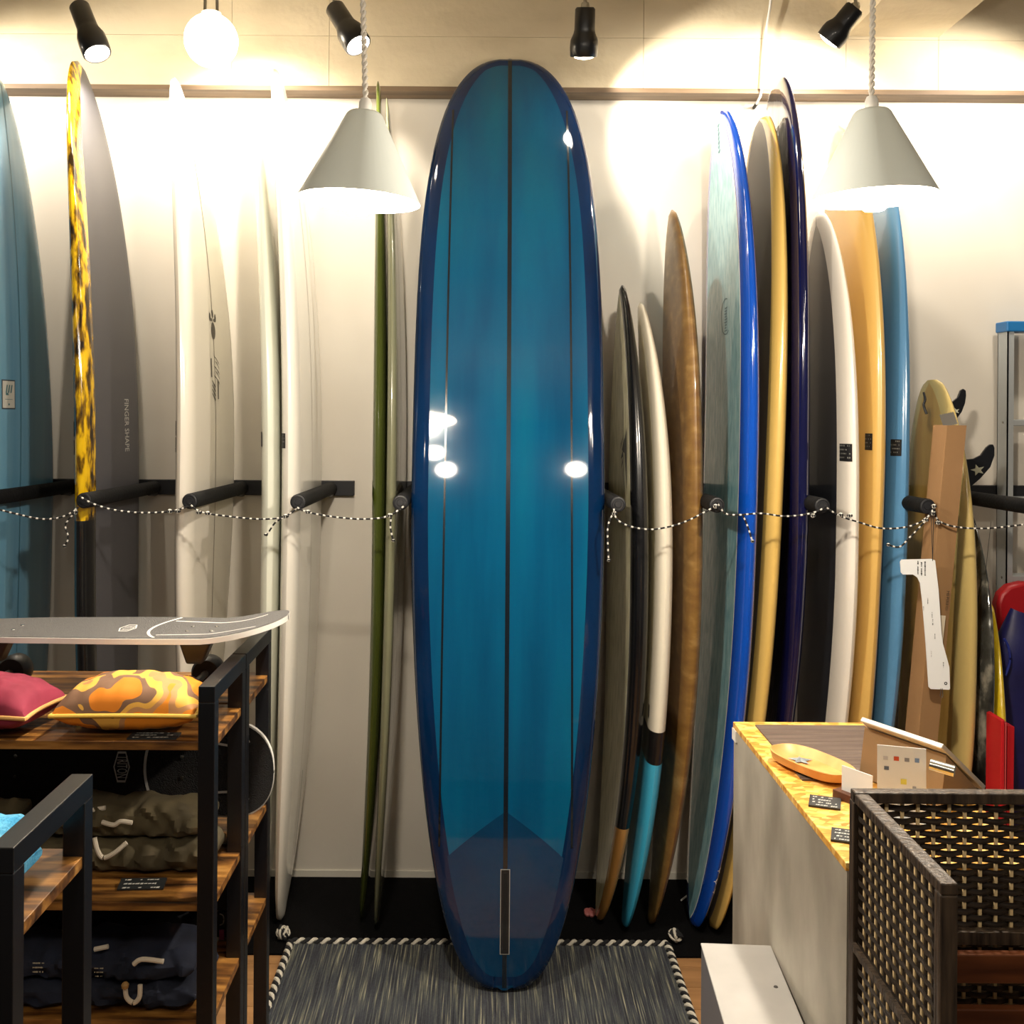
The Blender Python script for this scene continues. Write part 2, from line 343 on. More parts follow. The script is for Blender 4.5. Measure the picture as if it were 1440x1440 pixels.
class Board:
    def __init__(s, key, z=.007, e=None, tip=.004):
        s.tip = tip
        (s.x, s.y, s.ax, s.ay, s.psi, s.L, s.W, s.T, s.rn, s.rt, s.np, s.nq, s.tp, s.tq) = BP[key]
        s.key = key; s.z = z; s.e0 = e or 1.15 * s.T
        ul = np.array([s.ax, s.ay, 1.]); s.ul = ul / np.linalg.norm(ul)
        w0 = np.array([math.sin(s.psi), math.cos(s.psi), 0.]); w1 = w0 - s.ul * (w0 @ s.ul); s.uw = w1 / np.linalg.norm(w1)
        s.ut = np.cross(s.uw, s.ul); s.B = np.array([s.x, s.y, z])
        # rest the lowest point on the ground
        lo = min(s.pt(q, a * s.hw(q), b * s.th(q))[2] for q in np.linspace(0, .06, 13) for a in (-1, 0, 1) for b in (-1, 1))
        s.B[2] += z - lo
    def hw(s, q):
        if q >= .5: f = (1 - ((q - .5) / .5) ** s.np) ** (1 / s.nq)
        else: f = (1 - ((.5 - q) / .5) ** s.tp) ** (1 / s.tq)
        return max(s.tip + (s.W / 2 - s.tip) * f if q > .5 and s.tip > .01 else s.W / 2 * f, .004)
    def th(s, q):
        k = max(.22, 1 - .62 * max(0, (q - .55) / .45) ** 2.2 - .55 * max(0, (.4 - q) / .4) ** 2.2)
        return s.T * k / 2 * min(1, s.hw(q) / .03 + .15)
    def e(s, q): return min(s.e0, s.hw(q) * .97)
    def rock(s, q): return s.rn * max(0, (q - .45) / .55) ** 2.4 + s.rt * max(0, (.45 - q) / .45) ** 2.2
    def pt(s, q, w, t): return s.B + s.ul * (q * s.L) + s.uw * w + s.ut * (t + s.rock(q))
    def surf(s, q, w, side=1, up=0):
        hw, e, th = s.hw(q), s.e(q), s.th(q); d = abs(w) - (hw - e)
        t = th if d <= 0 else th * math.sqrt(max(0, 1 - min(1, d / e) ** 2))
        return s.pt(q, w, side * (t + up))
    def railpt(s, q, a, sgn=-1, up=0):   # a from -pi/2 (back face) to pi/2 (front face)
        hw, e, th = s.hw(q), s.e(q), s.th(q)
        return s.pt(q, sgn * (hw - e + (e + up) * math.cos(a)), (th + up) * math.sin(a))
    def s_at(s, v, w=None, side=1):
        S = np.linspace(.001, .999, 400)
        P = np.array([s.railpt(q, 0) if w is None else s.surf(q, w, side) for q in S]); _, vv = proj(P)
        return float(np.interp(-v, -vv, S))   # v falls as s grows
    def stations(s, a=0., b=1., n=56):
        S = .5 - .5 * np.cos(np.linspace(0, PI, n + 1))
        return [a] + [q for q in S if a + .004 < q < b - .004] + [b]
    def flat(s, side, a=0., b=1., n=6):
        return MB().grid([[s.pt(q, -(s.hw(q) - s.e(q)) + 2 * (s.hw(q) - s.e(q)) * j / n, side * s.th(q)) for j in range(n + 1)] for q in s.stations(a, b)])
    def rail(s, sgn, a=0., b=1., n=12):
        m = MB().grid([[s.railpt(q, -PI / 2 + PI * j / n, sgn) for j in range(n + 1)] for q in s.stations(a, b)])
        return m
    def hull(s, a=0., b=1., n=10, capa=True, capb=True):
        G = []
        for q in s.stations(a, b):
            ring = [s.railpt(q, -PI / 2 + PI * j / n, 1) for j in range(n + 1)] + [s.railpt(q, PI / 2 - PI * j / n, -1) for j in range(n + 1)]
            G.append(ring + [ring[0]])
        m = MB().grid(G); C = len(G[0]); R = len(G)
        if capa: m.f.append(tuple(range(C - 1))); m.m.append(0)
        if capb: m.f.append(tuple((R - 1) * C + j for j in range(C - 1))); m.m.append(0)
        return m
    def strip(s, wfun, width, side=1, a=.01, b=.99, up=.0006):
        return MB().grid([[s.surf(q, wfun(q) + d * width / 2, side, up) for d in (-1, 1)] for q in s.stations(a, b)])
    def decal(s, vs, fs, s0, w0, side=1, up=.0008, mb=None):   # vs in metres: x across (w), y along the board
        return (mb or MB()).add([s.surf(s0 + y / s.L, w0 + x, side, up) for x, y, *_ in vs], fs)
def rect(x0, y0, x1, y1): return [(x0, y0), (x1, y0), (x1, y1), (x0, y1)], [(0, 1, 2, 3)]
GRP = 'surfboards leaning in the wall racks'
def board_thing(key, label, name='surfboard', group=GRP, z=.007, e=None, tip=.004):
    b = Board(key, z, e, tip); t = thing(name, label, 'surfboard', tuple(b.B), group); return b, t
def tag_on_rail(b, t, v, a0, a1, h=.045, sgn=-1, seed=1):
    q = b.s_at(v); d = h / b.L / 2
    tg = MB().grid([[b.railpt(qq, a0 + (a1 - a0) * j / 6, sgn, .0012) for j in range(7)] for qq in (q - d, q + d)]).build('price_tag', M_ink, t, label='small black price tag')
    m = MB(); rd = random.Random(seed)
    for r in range(4):
        qq = q + d * (.7 - .45 * r)
        for k in range(6):
            if rd.random() < .7:
                f0 = (k + .3) / 7; f1 = f0 + rd.uniform(.04, .1)
                m.add([b.railpt(qq, a0 + (a1 - a0) * f0, sgn, .0018), b.railpt(qq, a0 + (a1 - a0) * f1, sgn, .0018), b.railpt(qq + d * .13, a0 + (a1 - a0) * f1, sgn, .0018), b.railpt(qq + d * .17, a0 + (a1 - a0) * f0, sgn, .0018)], [(0, 1, 2, 3)])
    if m.v: m.build('writing', mat('faint_chalk', '#7d7d78', .8), tg)
def board_mat(name, col, col2=None, rough=.25, coat=.6, scale=(4, 4, 1.5), **k): return mat('board_' + name, col, rough, coat=coat, col2=col2, scale=scale, **k)
def two_tone(b, t, front, back, rail, cuts=None, far=None):
    b.flat(1).build('bottom_face', front, t); b.flat(-1).build('deck_face', back, t)
    for sgn in (-1, 1):
        segs = cuts or [(0, 1, rail)]
        if far and sgn > 0: segs = [(0, 1, far)]
        for a, c, m in segs: b.rail(sgn, a, c).build('rail', m, t)
M_str = mat('stringer_wood', '#4a3a24', .5); M_strl = mat('stringer_light', '#9a8560', .5)

b, t = board_thing('teal', 'teal blue surfboard with a framed white decal, beside the black edged grey board')
b.hull().build('hull', board_mat('teal', '#588fb2', '#74a8c2', scale=(3, 9, .4)), t)
b.strip(lambda q: 0, .005, 1).build('stringer', mat('teal_stringer', '#2f6478', .4), t)
q = b.s_at(555, -.05); A = Vector((0, 0, 0))
fr = b.decal(*rect(-.045, -.046, .045, .046), q, -.085).build('framed_decal', mat('decal_frame', '#3c4650', .5), t)
b.decal(*rect(-.04, -.042, .04, .042), q, -.085, up=.0012).build('decal_field', mat('decal_paper', '#c9c7bd', .5), fr)
m = MB()
for k in range(3): b.decal([(-.022 + k * .016, .005), (-.014 + k * .016, .005), (-.006 + k * .016, .03), (-.014 + k * .016, .03)], [(0, 1, 2, 3)], q, -.085, up=.0016, mb=m)
b.decal([(-.02, -.002), (.0, -.002), (-.004, .004), (-.02, .006)], [(0, 1, 2, 3)], q, -.085, up=.0016, mb=m)
b.decal(*rect(-.025, -.016, .025, -.0145), q, -.085, up=.0016, mb=m); b.decal(*rect(-.004, -.034, .006, -.028), q, -.085, up=.0016, mb=m)
m.build('decal_mark', mat('decal_teal', '#3f6f78', .5), fr)

b, t = board_thing('yellowrail', 'dark grey surfboard with a mottled yellow and black edge')
cut = b.s_at(733)
M_yr = board_mat('yellow_mottle', '#e0b411', cols=[(.38, '#231704'), (.47, '#7a5a0a'), (.55, '#d9ae0e'), (.8, '#ecc61f')], scale=(42, 42, 12), detail=7, rough=.12, coat=1, bump=.1)
M_dg = board_mat('dark_grey', '#4b4b50', rough=.5, coat=.1); M_kb = board_mat('rail_black', '#0e0f12', rough=.25)
two_tone(b, t, M_dg, M_dg, None, [(0, cut, M_kb), (cut, 1, M_yr)], far=M_dg)
vs, fs = text_pts('FINGER SHAPE', .033)
vs = [(y, -x * .82) for x, y, *_ in vs]
b.decal([(x * 1.8, y) for x, y in vs], fs, b.s_at(598, .05), .09).build('lettering', mat('letter_grey', '#c9cac4', .6), t, smooth=False)
for i, v in enumerate((612, 632)): tag_on_rail(b, t, v - 8 + 6 * i, -1.35, -.75, seed=i)

b, t = board_thing('whitelogo', 'white surfboard with a grey flower emblem and slanted lettering')
b.hull().build('hull', board_mat('white_a', '#e4ded2', rough=.22), t)
b.strip(lambda q: .0, .004, 1).build('stringer', M_str, t)
M_lg = mat('logo_grey', '#55504a', .6); m = MB(); q = b.s_at(450, 0)
def ell(cx, cy, rx, ry, n=18): return [(cx + rx * math.cos(2 * PI * k / n), cy + ry * math.sin(2 * PI * k / n)) for k in range(n)], [tuple(range(n))]
b.decal(*ell(0, -.035, .022, .028), q, .0, mb=m)
for dx, dy, rx, ry in ((0, .02, .010, .014), (-.028, .008, .009, .014), (.028, .008, .009, .014), (-.018, .0, .012, .006), (.018, .0, .012, .006)): b.decal(*ell(dx, dy, rx, ry, 10), q, .0, mb=m)
m.build('emblem', M_lg, t)
m = MB(); q = b.s_at(522, 0)
for k in range(5): b.decal([(-.03 + .012 * (k % 2), .05 - .016 * k), (-.01 + .012 * (k % 2), .045 - .016 * k), (.03, .02 - .016 * k), (.022, .03 - .016 * k)], [(0, 1, 2, 3)], q, .02, mb=m)
for k in range(4): b.decal([(-.035, -.03 - .014 * k), (-.028, -.03 - .014 * k), (.005, -.05 - .014 * k), (-.004, -.055 - .014 * k)], [(0, 1, 2, 3)], q, .0, mb=m)
b.decal(*rect(-.012, -.02, .0, .04), q, -.03, mb=m); b.decal(*rect(.014, -.09, .026, -.028), q, .01, mb=m)
m.build('lettering', M_lg, t)
for i, v in enumerate((603, 626)): tag_on_rail(b, t, v, -1.4, -.9, seed=i + 4)

b, t = board_thing('mint', 'pale mint white surfboard behind the white board with a pencil line')
b.hull().build('hull', board_mat('mint', '#dfe2d3', rough=.2), t)
tag_on_rail(b, t, 618, -1.45, -.75, seed=9)
b, t = board_thing('whiteline', 'white surfboard with a fine dark centre line beside bare wall')
b.hull().build('hull', board_mat('white_b', '#e9e5da', rough=.22), t)
b.strip(lambda q: .0, .0035, 1).build('stringer', M_str, t)
b.strip(lambda q: .1, .003, 1, .55, .97).build('pencil_line', M_strl, t)
b.strip(lambda q: .04, .006, 1, .07, .17).build('dark_line', M_ink, t)
tag_on_rail(b, t, 620, -.95, -.3, seed=11)
b, t = board_thing('olive', 'glossy olive green surfboard with a slim yellow green tip')
b.hull().build('hull', board_mat('olive', '#3e481a', '#505a26', rough=.12, coat=1, scale=(8, 8, .8)), t)
b, t = board_thing('greygreen', 'grey green surfboard pressed behind the olive one')
b.hull().build('hull', board_mat('greygreen', '#77785f', rough=.25), t)
b.strip(lambda q: -.05, .004, 1).build('stringer', M_str, t)
b, t = board_thing('sliver', 'white surfboard almost hidden behind the blue longboard')
b.hull().build('hull', board_mat('white_c', '#e6e2d6', rough=.22), t)

b, t = board_thing('creamblack', 'pale green cream surfboard with black edge, wooden tail edge and fern logo', e=.036)
cut = b.s_at(1167); M_wd = board_mat('rail_wood', '#a9783c', '#c4934f', scale=(10, 10, 3))
M_cr = board_mat('cream_green', '#b3ae8a', cols=[(.3, '#a8a57c'), (.5, '#cec8a2'), (.75, '#e0dabb')], scale=(60, 60, 14), rough=.35, bump=.25)
two_tone(b, t, M_cr, M_cr, None, [(0, cut, M_wd), (cut, 1, M_kb)])
q = b.s_at(645, 0, -1); m = MB()
for (x0, y0), (x1, y1), (x2, y2) in (((-.14, .10), (-.15, -.11), (-.115, .0)), ((-.14, .10), (-.10, .06), (-.115, .0)), ((-.10, .07), (-.06, .03), (-.11, .02)), ((-.09, .04), (-.04, .0), (-.08, .01)), ((-.09, .02), (-.05, -.03), (-.08, -.01)), ((-.1, .0), (-.07, -.06), (-.09, -.03)), ((-.11, -.02), (-.09, -.09), (-.105, -.05)), ((-.09, .08), (-.03, .03), (-.04, .05))):
    b.decal([(x0, y0), (x1, y1), (x2, y2)], [(0, 1, 2)], q, 0, -1, mb=m)
m.build('fern_logo', M_ink, t)
b, t = board_thing('tricolor', 'white surfboard with black band and light blue tail')
c1, c2 = b.s_at(1077), b.s_at(1031)
b.hull(0, c1, capb=False).build('tail_section', board_mat('sky', '#3fb0d8', rough=.3), t)
b.hull(c1, c2, capa=False, capb=False).build('black_band', board_mat('band', '#101114', rough=.3), t)
b.hull(c2, 1, capa=False).build('nose_section', board_mat('ivory', '#ece5d2', rough=.3), t)
b.decal(*rect(-.012, -.02, .012, .02), b.s_at(1008), -.18, -1).build('logo_patch', M_ink, t)
b, t = board_thing('brown', 'scuffed brown surfboard with a pointed nose')
b.hull().build('hull', board_mat('brown', '#7c5a2e', cols=[(.25, '#6a4a24'), (.55, '#80602f'), (.72, '#9a7a48')], scale=(14, 14, 30), detail=8, rough=.4, coat=.3), t)
b, t = board_thing('bluerail', 'light blue mottled surfboard with a bright blue edge and white pinline')
M_lb = board_mat('lightblue', '#7fb0ba', cols=[(.3, '#5e98a6'), (.5, '#7fb2bc'), (.75, '#9fc6cb')], scale=(50, 50, 18), rough=.3, bump=.2)
M_br = board_mat('blue', '#0d4bb4', rough=.1, coat=1)
two_tone(b, t, M_lb, M_lb, M_br)
b.strip(lambda q: -(b.hw(q) - b.e(q)), .006, -1, .01, .99).build('pinline', M_white, t)
q = b.s_at(447, 0, -1); m = MB()
m.add([b.surf(q + r * math.sin(a) / b.L, -.04 + r * math.cos(a), -1, .001) for a in [2 * PI * k / 40 for k in range(41)] for r in (.055, .059)], [(2 * k, 2 * k + 1, 2 * k + 3, 2 * k + 2) for k in range(26, 40)] + [(2 * k, 2 * k + 1, 2 * k + 3, 2 * k + 2) for k in range(0, 12)])
for k in range(9): b.decal([(-.02 + .005 * (k % 4), .03 - .009 * k), (.01 + .004 * (k % 3), .028 - .009 * k), (.012, .024 - .009 * k), (-.012, .025 - .009 * k)], [(0, 1, 2, 3)], q, -.04, -1, .001, mb=m)
m.build('round_logo', mat('logo_slate', '#4c6f78', .5), t)
m = MB(); q = b.s_at(195, 0, -1)
for k in range(7): b.decal([(-.01 + .01 * (k % 2), .05 - .014 * k), (.02, .046 - .014 * k), (.012, .038 - .014 * k)], [(0, 1, 2)], q, .0, -1, .001, mb=m)
m.build('lettering', mat('logo_slate', '#4c6f78', .5), t)
dn = MB()
for v, a in ((1225, .3), (1240, .1), (1255, .35)):
    q = b.s_at(v); dn.add([b.railpt(q + .004 * k, a + .2 * (k % 2), -1, .0008) for k in range(-1, 2)] + [b.railpt(q, a - .35, -1, .0008)], [(0, 1, 2, 3)])
dn.build('chipped_paint', M_white, t)
b, t = board_thing('creamrail', 'dark brown faced surfboard with a cream yellow edge')
two_tone(b, t, *[board_mat('umber', '#5f5145', rough=.45, coat=.2)] * 2, board_mat('cream', '#dcb765', rough=.25, coat=.6))
b, t = board_thing('navy', 'tall navy blue surfboard with a patterned face')
M_nf = board_mat('navy_face', '#12131c', cols=[(.45, '#0a0a10'), (.6, '#151624'), (.8, '#2b2c42')], scale=(30, 30, 16), rough=.12, coat=1, bump=.2)
two_tone(b, t, M_nf, M_nf, board_mat('navy_rail', '#0d0f38', rough=.1, coat=1))
b, t = board_thing('white', 'white surfboard with shade painted on its face and black price tag beside the tan board', e=.088)
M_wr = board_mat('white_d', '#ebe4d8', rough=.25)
two_tone(b, t, M_wr, board_mat('shaded_face', '#23262e', rough=.3), M_wr)  # deck face painted dark for the shade of the navy board beside it
tag_on_rail(b, t, 637, -1.3, -.35, h=.052, seed=21)
b, t = board_thing('tan', 'tan yellow surfboard behind the right hand pendant lamp')
t['label'] = 'tan yellow surfboard between the white and the steel blue boards'
b.hull().build('hull', board_mat('tan', '#d8b062', rough=.3), t)
tag_on_rail(b, t, 622, -1.5, -.8, h=.05, seed=22)
b, t = board_thing('steelblue', 'steel blue surfboard beside the cardboard carton')
b.hull().build('hull', board_mat('steel', '#5083ae', '#5a90ba', rough=.2, coat=.8, scale=(3, 3, .6)), t)
tag_on_rail(b, t, 630, -1.4, -.45, h=.05, seed=23)
# tail-up board with fins behind the carton
b, t = board_thing('finned', 'pale yellow surfboard standing tail up with dark fins', tip=.03)
M_gr = board_mat('woodgrain', '#cfa85a', cols=[(.3, '#b07e34'), (.5, '#cda558'), (.8, '#dcc07c')], scale=(9, 9, 1.6), detail=6, rough=.3)
M_py = board_mat('paleyellow', '#d9c07a', rough=.25)
two_tone(b, t, M_gr, M_gr, M_py)
rg_ = [b.railpt(1, -PI / 2 + PI * j / 10, 1) for j in range(11)] + [b.railpt(1, PI / 2 - PI * j / 10, -1) for j in range(11)]
MB().add(rg_, [tuple(range(22))]).build('tail_end', M_py, t, smooth=False)
def fin(poly, star, r, yy):
    f = MB().prism([at(u, v, yy) for u, v in poly], (0, .008, 0)).build('fin', mat('fin_dark', '#15171c', .25, coat=.6), t, smooth=False, bevel=.002)
    c = Vector(at(*star, yy - .0012)); pts = []
    for k in range(10):
        q = r if k % 2 == 0 else r * .42; a = k * PI / 5 + .6; pts.append(c + Vector((q * math.cos(a) * 1.25, 0, q * math.sin(a))))
    pts.append(c + Vector((0, -.0003, 0)))
    MB().add(pts, [(k, (k + 1) % 10, 10) for k in range(10)]).build('star_mark', mat('star_pale', '#cfd2bd', .5), f, smooth=False)
FY = float(b.surf(.9, -.03, 1)[1])
fin([(1330, 570), (1337, 567), (1346.5, 559), (1350.5, 549), (1354.6, 546.5), (1358.5, 549), (1359, 556), (1357.5, 567), (1353, 579), (1344.5, 591), (1336, 594)], (1344, 578), .011, FY)
fin([(1350, 650), (1358, 646), (1369, 645), (1379, 640), (1387, 629), (1392, 625), (1397, 625), (1399, 630), (1398.8, 641), (1393, 657), (1379, 673), (1366.6, 683.5), (1356, 688)], (1375, 661), .019, FY)
MB().tube(cord_path([at(1299, 552, 3.2), at(1301, 562, 3.19), at(1299, 570, 3.19), at(1303, 582, 3.18)], 6), .004, 6).build('leash_loop', M_ink, t)
b, t = board_thing('marble', 'black and white marbled short board')
b.hull().build('hull', board_mat('marble', '#1a1c1d', cols=[(.44, '#161819'), (.53, '#4a4b46'), (.62, '#c9c4b2')], scale=(7, 7, 5), detail=5, rough=.1, coat=1), t)
b.strip(lambda q: -.14, .003, -1).build('stringer', M_ink, t)
b, t = board_thing('yellow', 'small bright yellow board beside the red sheet')
b.hull().build('hull', board_mat('brightyellow', '#e8c414', rough=.3, bump=.1, col2='#efd02a', scale=(60, 60, 60)), t)
# the big blue longboard in front
b, t = board_thing('blue', 'large translucent blue longboard with three dark stringers standing on the rug', 'longboard', None, z=.018, e=.052)
M_bl = mat('board_bigblue', '#0b6f8c', .14, coat=1, spec=.1, cols=[(.25, '#013a5e'), (.5, '#034d70'), (.75, '#045c78')], scale=(7, 3, .5), detail=5)
M_lap = mat('board_lap', '#082f5c', .12, coat=1, spec=.1, cols=[(.3, '#031c3c'), (.7, '#062a52')], scale=(6, 6, 2))
b.flat(1, n=10).build('bottom_face', M_bl, t); b.flat(-1, n=10).build('deck_face', M_bl, t)
for sgn in (-1, 1): b.rail(sgn, n=16).build('rail', M_lap, t, label='dark blue wrapped rail')
M_sd = mat('stringer_dark', '#06141f', .2, coat=1)
b.strip(lambda q: 0, .0125, 1, .004, .995, .0012).build('stringer', M_sd, t)
for sg in (-1, 1):
    lim = [q for q in np.linspace(.02, .98, 200) if b.hw(q) - b.e(q) * .5 > .187]
    b.strip(lambda q: sg * .187, .006, 1, lim[0], lim[-1], .0012).build('stringer', M_sd, t)
sa = b.s_at(1141, 0)
G = []
for k in range(25):
    f = -1 + 2 * k / 24; col = []
    for j in range(25):
        w_ = f * .187; top = sa - abs(w_) * .64 / b.L * 1.05; q = .0015 + (top - .0015) * j / 24
        lim_ = b.hw(q) - b.e(q) * .9; col.append(b.surf(q, max(-lim_, min(lim_, f * min(.187, lim_))), 1, .0005))
    G.append(col)
MB().grid(G).build('tail_patch', mat('tail_patch_blue', '#033354', .12, coat=1, spec=.1, col2='#042b4c', scale=(5, 5, 5)), t)
def lap_band(b, ends, width, m):
    Q = [ends[0] + (ends[1] - ends[0]) * math.sin(PI / 2 * k / 40) for k in range(41)]
    C = [Vector((q * b.L, -b.hw(q) * .985, 0)) for q in Q] + [Vector((q * b.L, b.hw(q) * .985, 0)) for q in reversed(Q)]
    cen = Vector((Q[0] * b.L, 0, 0)); G = []
    for k, p in enumerate(C):
        d = (C[min(k + 1, len(C) - 1)] - C[max(k - 1, 0)]).normalized(); n = Vector((-d.y, d.x, 0))
        if n.dot(cen - p) < 0: n = -n
        r = []
        for j in range(5):
            x = p + n * width * j / 4; qq = min(max(x.x / b.L, .0005), .9995); lim_ = b.hw(qq) * .985; r.append(b.surf(qq, max(-lim_, min(lim_, x.y)), 1, .0009))
        G.append(r)
    MB().grid(G).build('lap_band', m, t, label='dark blue band round the board end')
lap_band(b, (.93, .9995), .036, M_lap); lap_band(b, (.07, .0005), .04, M_lap)
q0, q1 = b.s_at(1342, 0), b.s_at(1222, 0)
rr = []
fb = MB().grid([[b.surf(q, x, 1, .002) for x in (-.0135, .0135)] for q in np.linspace(q0, q1, 12)]).build('fin_box', mat('finbox_rim', '#9a9c98', .35), t, label='long narrow fin box with pale rim')
d = .002 / b.L
MB().grid([[b.surf(q, x, 1, .0026) for x in (-.0115, .0115)] for q in np.linspace(q0 + d, q1 - d, 12)]).build('box_body', mat('finbox_black', '#16191d', .4), fb)
MB().grid([[b.surf(q, x, 1, .0030) for x in (-.0045, .0045)] for q in np.linspace(q0 + 6 * d, q1 - 6 * d, 12)]).build('box_slot', mat('finbox_slot', '#050607', .8), fb)
# ------------------------------------------------------------------ lamps
M_shade = mat('shade_enamel', '#dfe7e3', .45); M_bulb = mat('bulb_glow', '#fff0d8', .3, emit=22); M_lens = mat('spot_lens', '#fff2dd', .3, emit=25)
M_lampk = mat('spot_black', '#101114', .35, coat=.3); M_steel = mat('bright_steel', '#b8b8b4', .25, metal=1)
M_inner = mat('shade_inside', '#f2eee4', .5)
def axis_rot(a, b): return (Vector(b) - Vector(a)).to_track_quat('Z', 'Y').to_matrix()
def spot(label, base, tip, target, lit=True, watt=SPOT_W, deg=150, r=.03, blend=.4):
    A, B_ = Vector(at(*base)), Vector(at(*tip)); L = (B_ - A).length; R = axis_rot(A, B_)
    t = thing('track_spotlight', label, 'spotlight', tuple(A), 'spotlights on the ceiling track')
    MB().lathe([(.0, 0), (.026, 0), (.031, .006), (.032, L * .45), (.034, L * .52), (.043, L * .66), (.0445, L * .8), (.043, L * .985), (.041, L), (.038, L), (.038, L * .9), (0, L * .9)], 28, R, A).build('head', M_lampk, t)
    MB().lathe([(.0, L * .905), (.037, L * .905), (.0365, L * .97), (.028, L * 1.02), (.012, L * 1.05), (0, L * 1.055)], 24, R, A).build('lens', M_lens, t)
    MB().tube([A + Vector((0, 0, -.012)), A + Vector((0, 0, .4))], .006, 8).build('stem', M_steel, t)
    MB().lathe([(0, -.014), (.012, -.012), (.014, 0), (.012, .012), (0, .014)], 12, None, A).build('joint', M_steel, t)
    s = spot_light('spot_light', B_ + (B_ - A).normalized() * .03, target, watt, deg, r, blend); return t
spot('black track spotlight tipped towards the dark grey surfboard', (111, 8, 3.25), (137, 76, 3.20), (-1.1, 3.5, 1.9))
spot('black track spotlight crossing behind the pendant cord', (470, 10, 3.25), (504, 64, 3.20), (-.75, 3.6, 2.1), deg=115)
spot('black track spotlight hanging upright above the blue longboard', (823, 10, 3.22), (821, 80, 3.27), (.95, 3.6, 2.55), deg=95, r=.012)
spot('black track spotlight turned down towards the navy surfboard', (1203, 10, 3.22), (1165, 58, 3.27), (.95, 3.66, 2.45))
# spotlight facing the lens, its bloom modelled as a glowing ball
A = Vector(at(297, 12, 3.22)); t = thing('bloom_lamp', 'ceiling track lamp with its bloom modelled as a glowing ball', 'lamp', tuple(A))
C_ = Vector(at(297, 57, 3.21)); rg = .081
MB().lathe([(rg * math.sin(PI * k / 18), -rg * math.cos(PI * k / 18)) for k in range(19)], 32, None, C_).build('bloom_ball', M_bulb, t)
MB().lathe([(.0, .04), (.03, .04), (.034, .06), (.03, .085), (0, .085)], 20, None, C_).build('socket', M_white, t)
for dx in (-.02, .018): MB().tube([C_ + Vector((dx, 0, .08)), C_ + Vector((dx * .6, 0, .5))], .005, 8).build('rod', M_steel, t)
spot_light('bloom_lamp_light', C_ + Vector((0, .09, -.01)), (-.75, 3.66, 2.35), SPOT_W * .65, 135, blend=.4)
def pendant(label, top, rim, cord_u):
    T_, Rm = Vector(at(*top)), Vector(at(*rim)); L = (T_ - Rm).length; R = axis_rot(Rm, T_)
    t = thing('pendant_lamp', label, 'lamp', tuple(T_), 'grey cone pendant lamps')
    r0, r1 = .117, .033
    out = [(r0, 0), (r0 - .001, .003), (r1 + .002, L - .006), (r1 - .003, L - .001), (r1 - .008, L), (.0, L)]
    MB().lathe(out, 48, R, Rm).build('shade', M_shade, t)
    MB().lathe([(r0 - .0005, .0), (r0 - .004, .003), (r1 - .001, L - .009), (0, L - .009)], 48, R, Rm).build('shade_inside', M_inner, t)
    MB().lathe([(0, 0), (.011, 0), (.0125, .003), (.0125, .018), (.009, .026), (.0, .026)], 16, R, T_).build('cord_grip', M_white, t)
    C0 = T_ + (T_ - Rm).normalized() * .024; C1 = Vector(at(cord_u, -250, top[2]))
    m = MB()
    for ph in (0, PI):
        P = []
        for k in range(0, 260):
            f = k / 259; p = C0.lerp(C1, f); a = ph + f * (C1 - C0).length / .028 * 2 * PI
            P.append(p + Vector((math.cos(a) * .003, math.sin(a) * .003, 0)))
        m.tube(P, .0032, 6)
    m.build('twisted_cord', mat('cord_cloth', '#e6e0d4', .8), t)
    bc = Rm + (T_ - Rm).normalized() * .012
    MB().lathe([(.0, -.038), (.018, -.035), (.031, -.022), (.036, -.002), (.033, .018), (.022, .04), (.014, .06), (.014, .08), (0, .08)], 24, R, bc).build('bulb', M_bulb, t)
    point_light('pendant_light', bc + (Rm - T_).normalized() * .05, PEND_W, .035)
pendant('grey cone pendant lamp in front of the olive surfboard', (513, 158, 2.0), (505, 283, 2.0), 504)
pendant('grey cone pendant lamp in front of the tan surfboard', (1226, 155, 2.0), (1229, 279, 2.0), 1231)
# ------------------------------------------------------------------ shelving units on the left
M_rust = mat('rustic_board', '#6e4a26', .42, cols=[(.32, '#1f1206'), (.44, '#5f3c1a'), (.58, '#96682f'), (.74, '#b98a4c')], scale=(7, 45, 45), detail=10, coat=.2)
M_frame = mat('frame_black', '#121317', .3)
def unit(xl, xr, y0, y1, zt, zs, label):
    t = thing('shelf_unit', label, 'shelf', ((xl + xr) / 2, (y0 + y1) / 2, 0), 'black framed shelving units')
    p = .03
    for x in (xl, xr - p):
        for y in (y0, y1 - p): MB().box((x, y, 0), (x + p, y + p, zt - p)).build('post', M_frame, t, smooth=False, bevel=.0015)
        MB().box((x, y0, zt - p), (x + p, y1, zt)).build('side_rail', M_frame, t, smooth=False, bevel=.0015)
    for z in zs:
        MB().box((xl + .003, y0 + .004, z - .016), (xr - .003, y1 - .004, z)).build('shelf_board', M_rust, t, smooth=False, bevel=.001)
    return t
XS = -.485; ZS = (1.04, .747, .533)
unit(-1.32, XS, 1.90, 2.15, 1.142, ZS, 'black framed wood shelf unit holding the two cushions')
unit(-1.32, XS, 2.155, 2.41, 1.142, ZS, 'black framed wood shelf unit carrying the skateboards')
unit(-1.35, -.536, 1.20, 1.445, 1.142, (1.04, .6), 'black framed wood shelf unit with the light blue cloth')
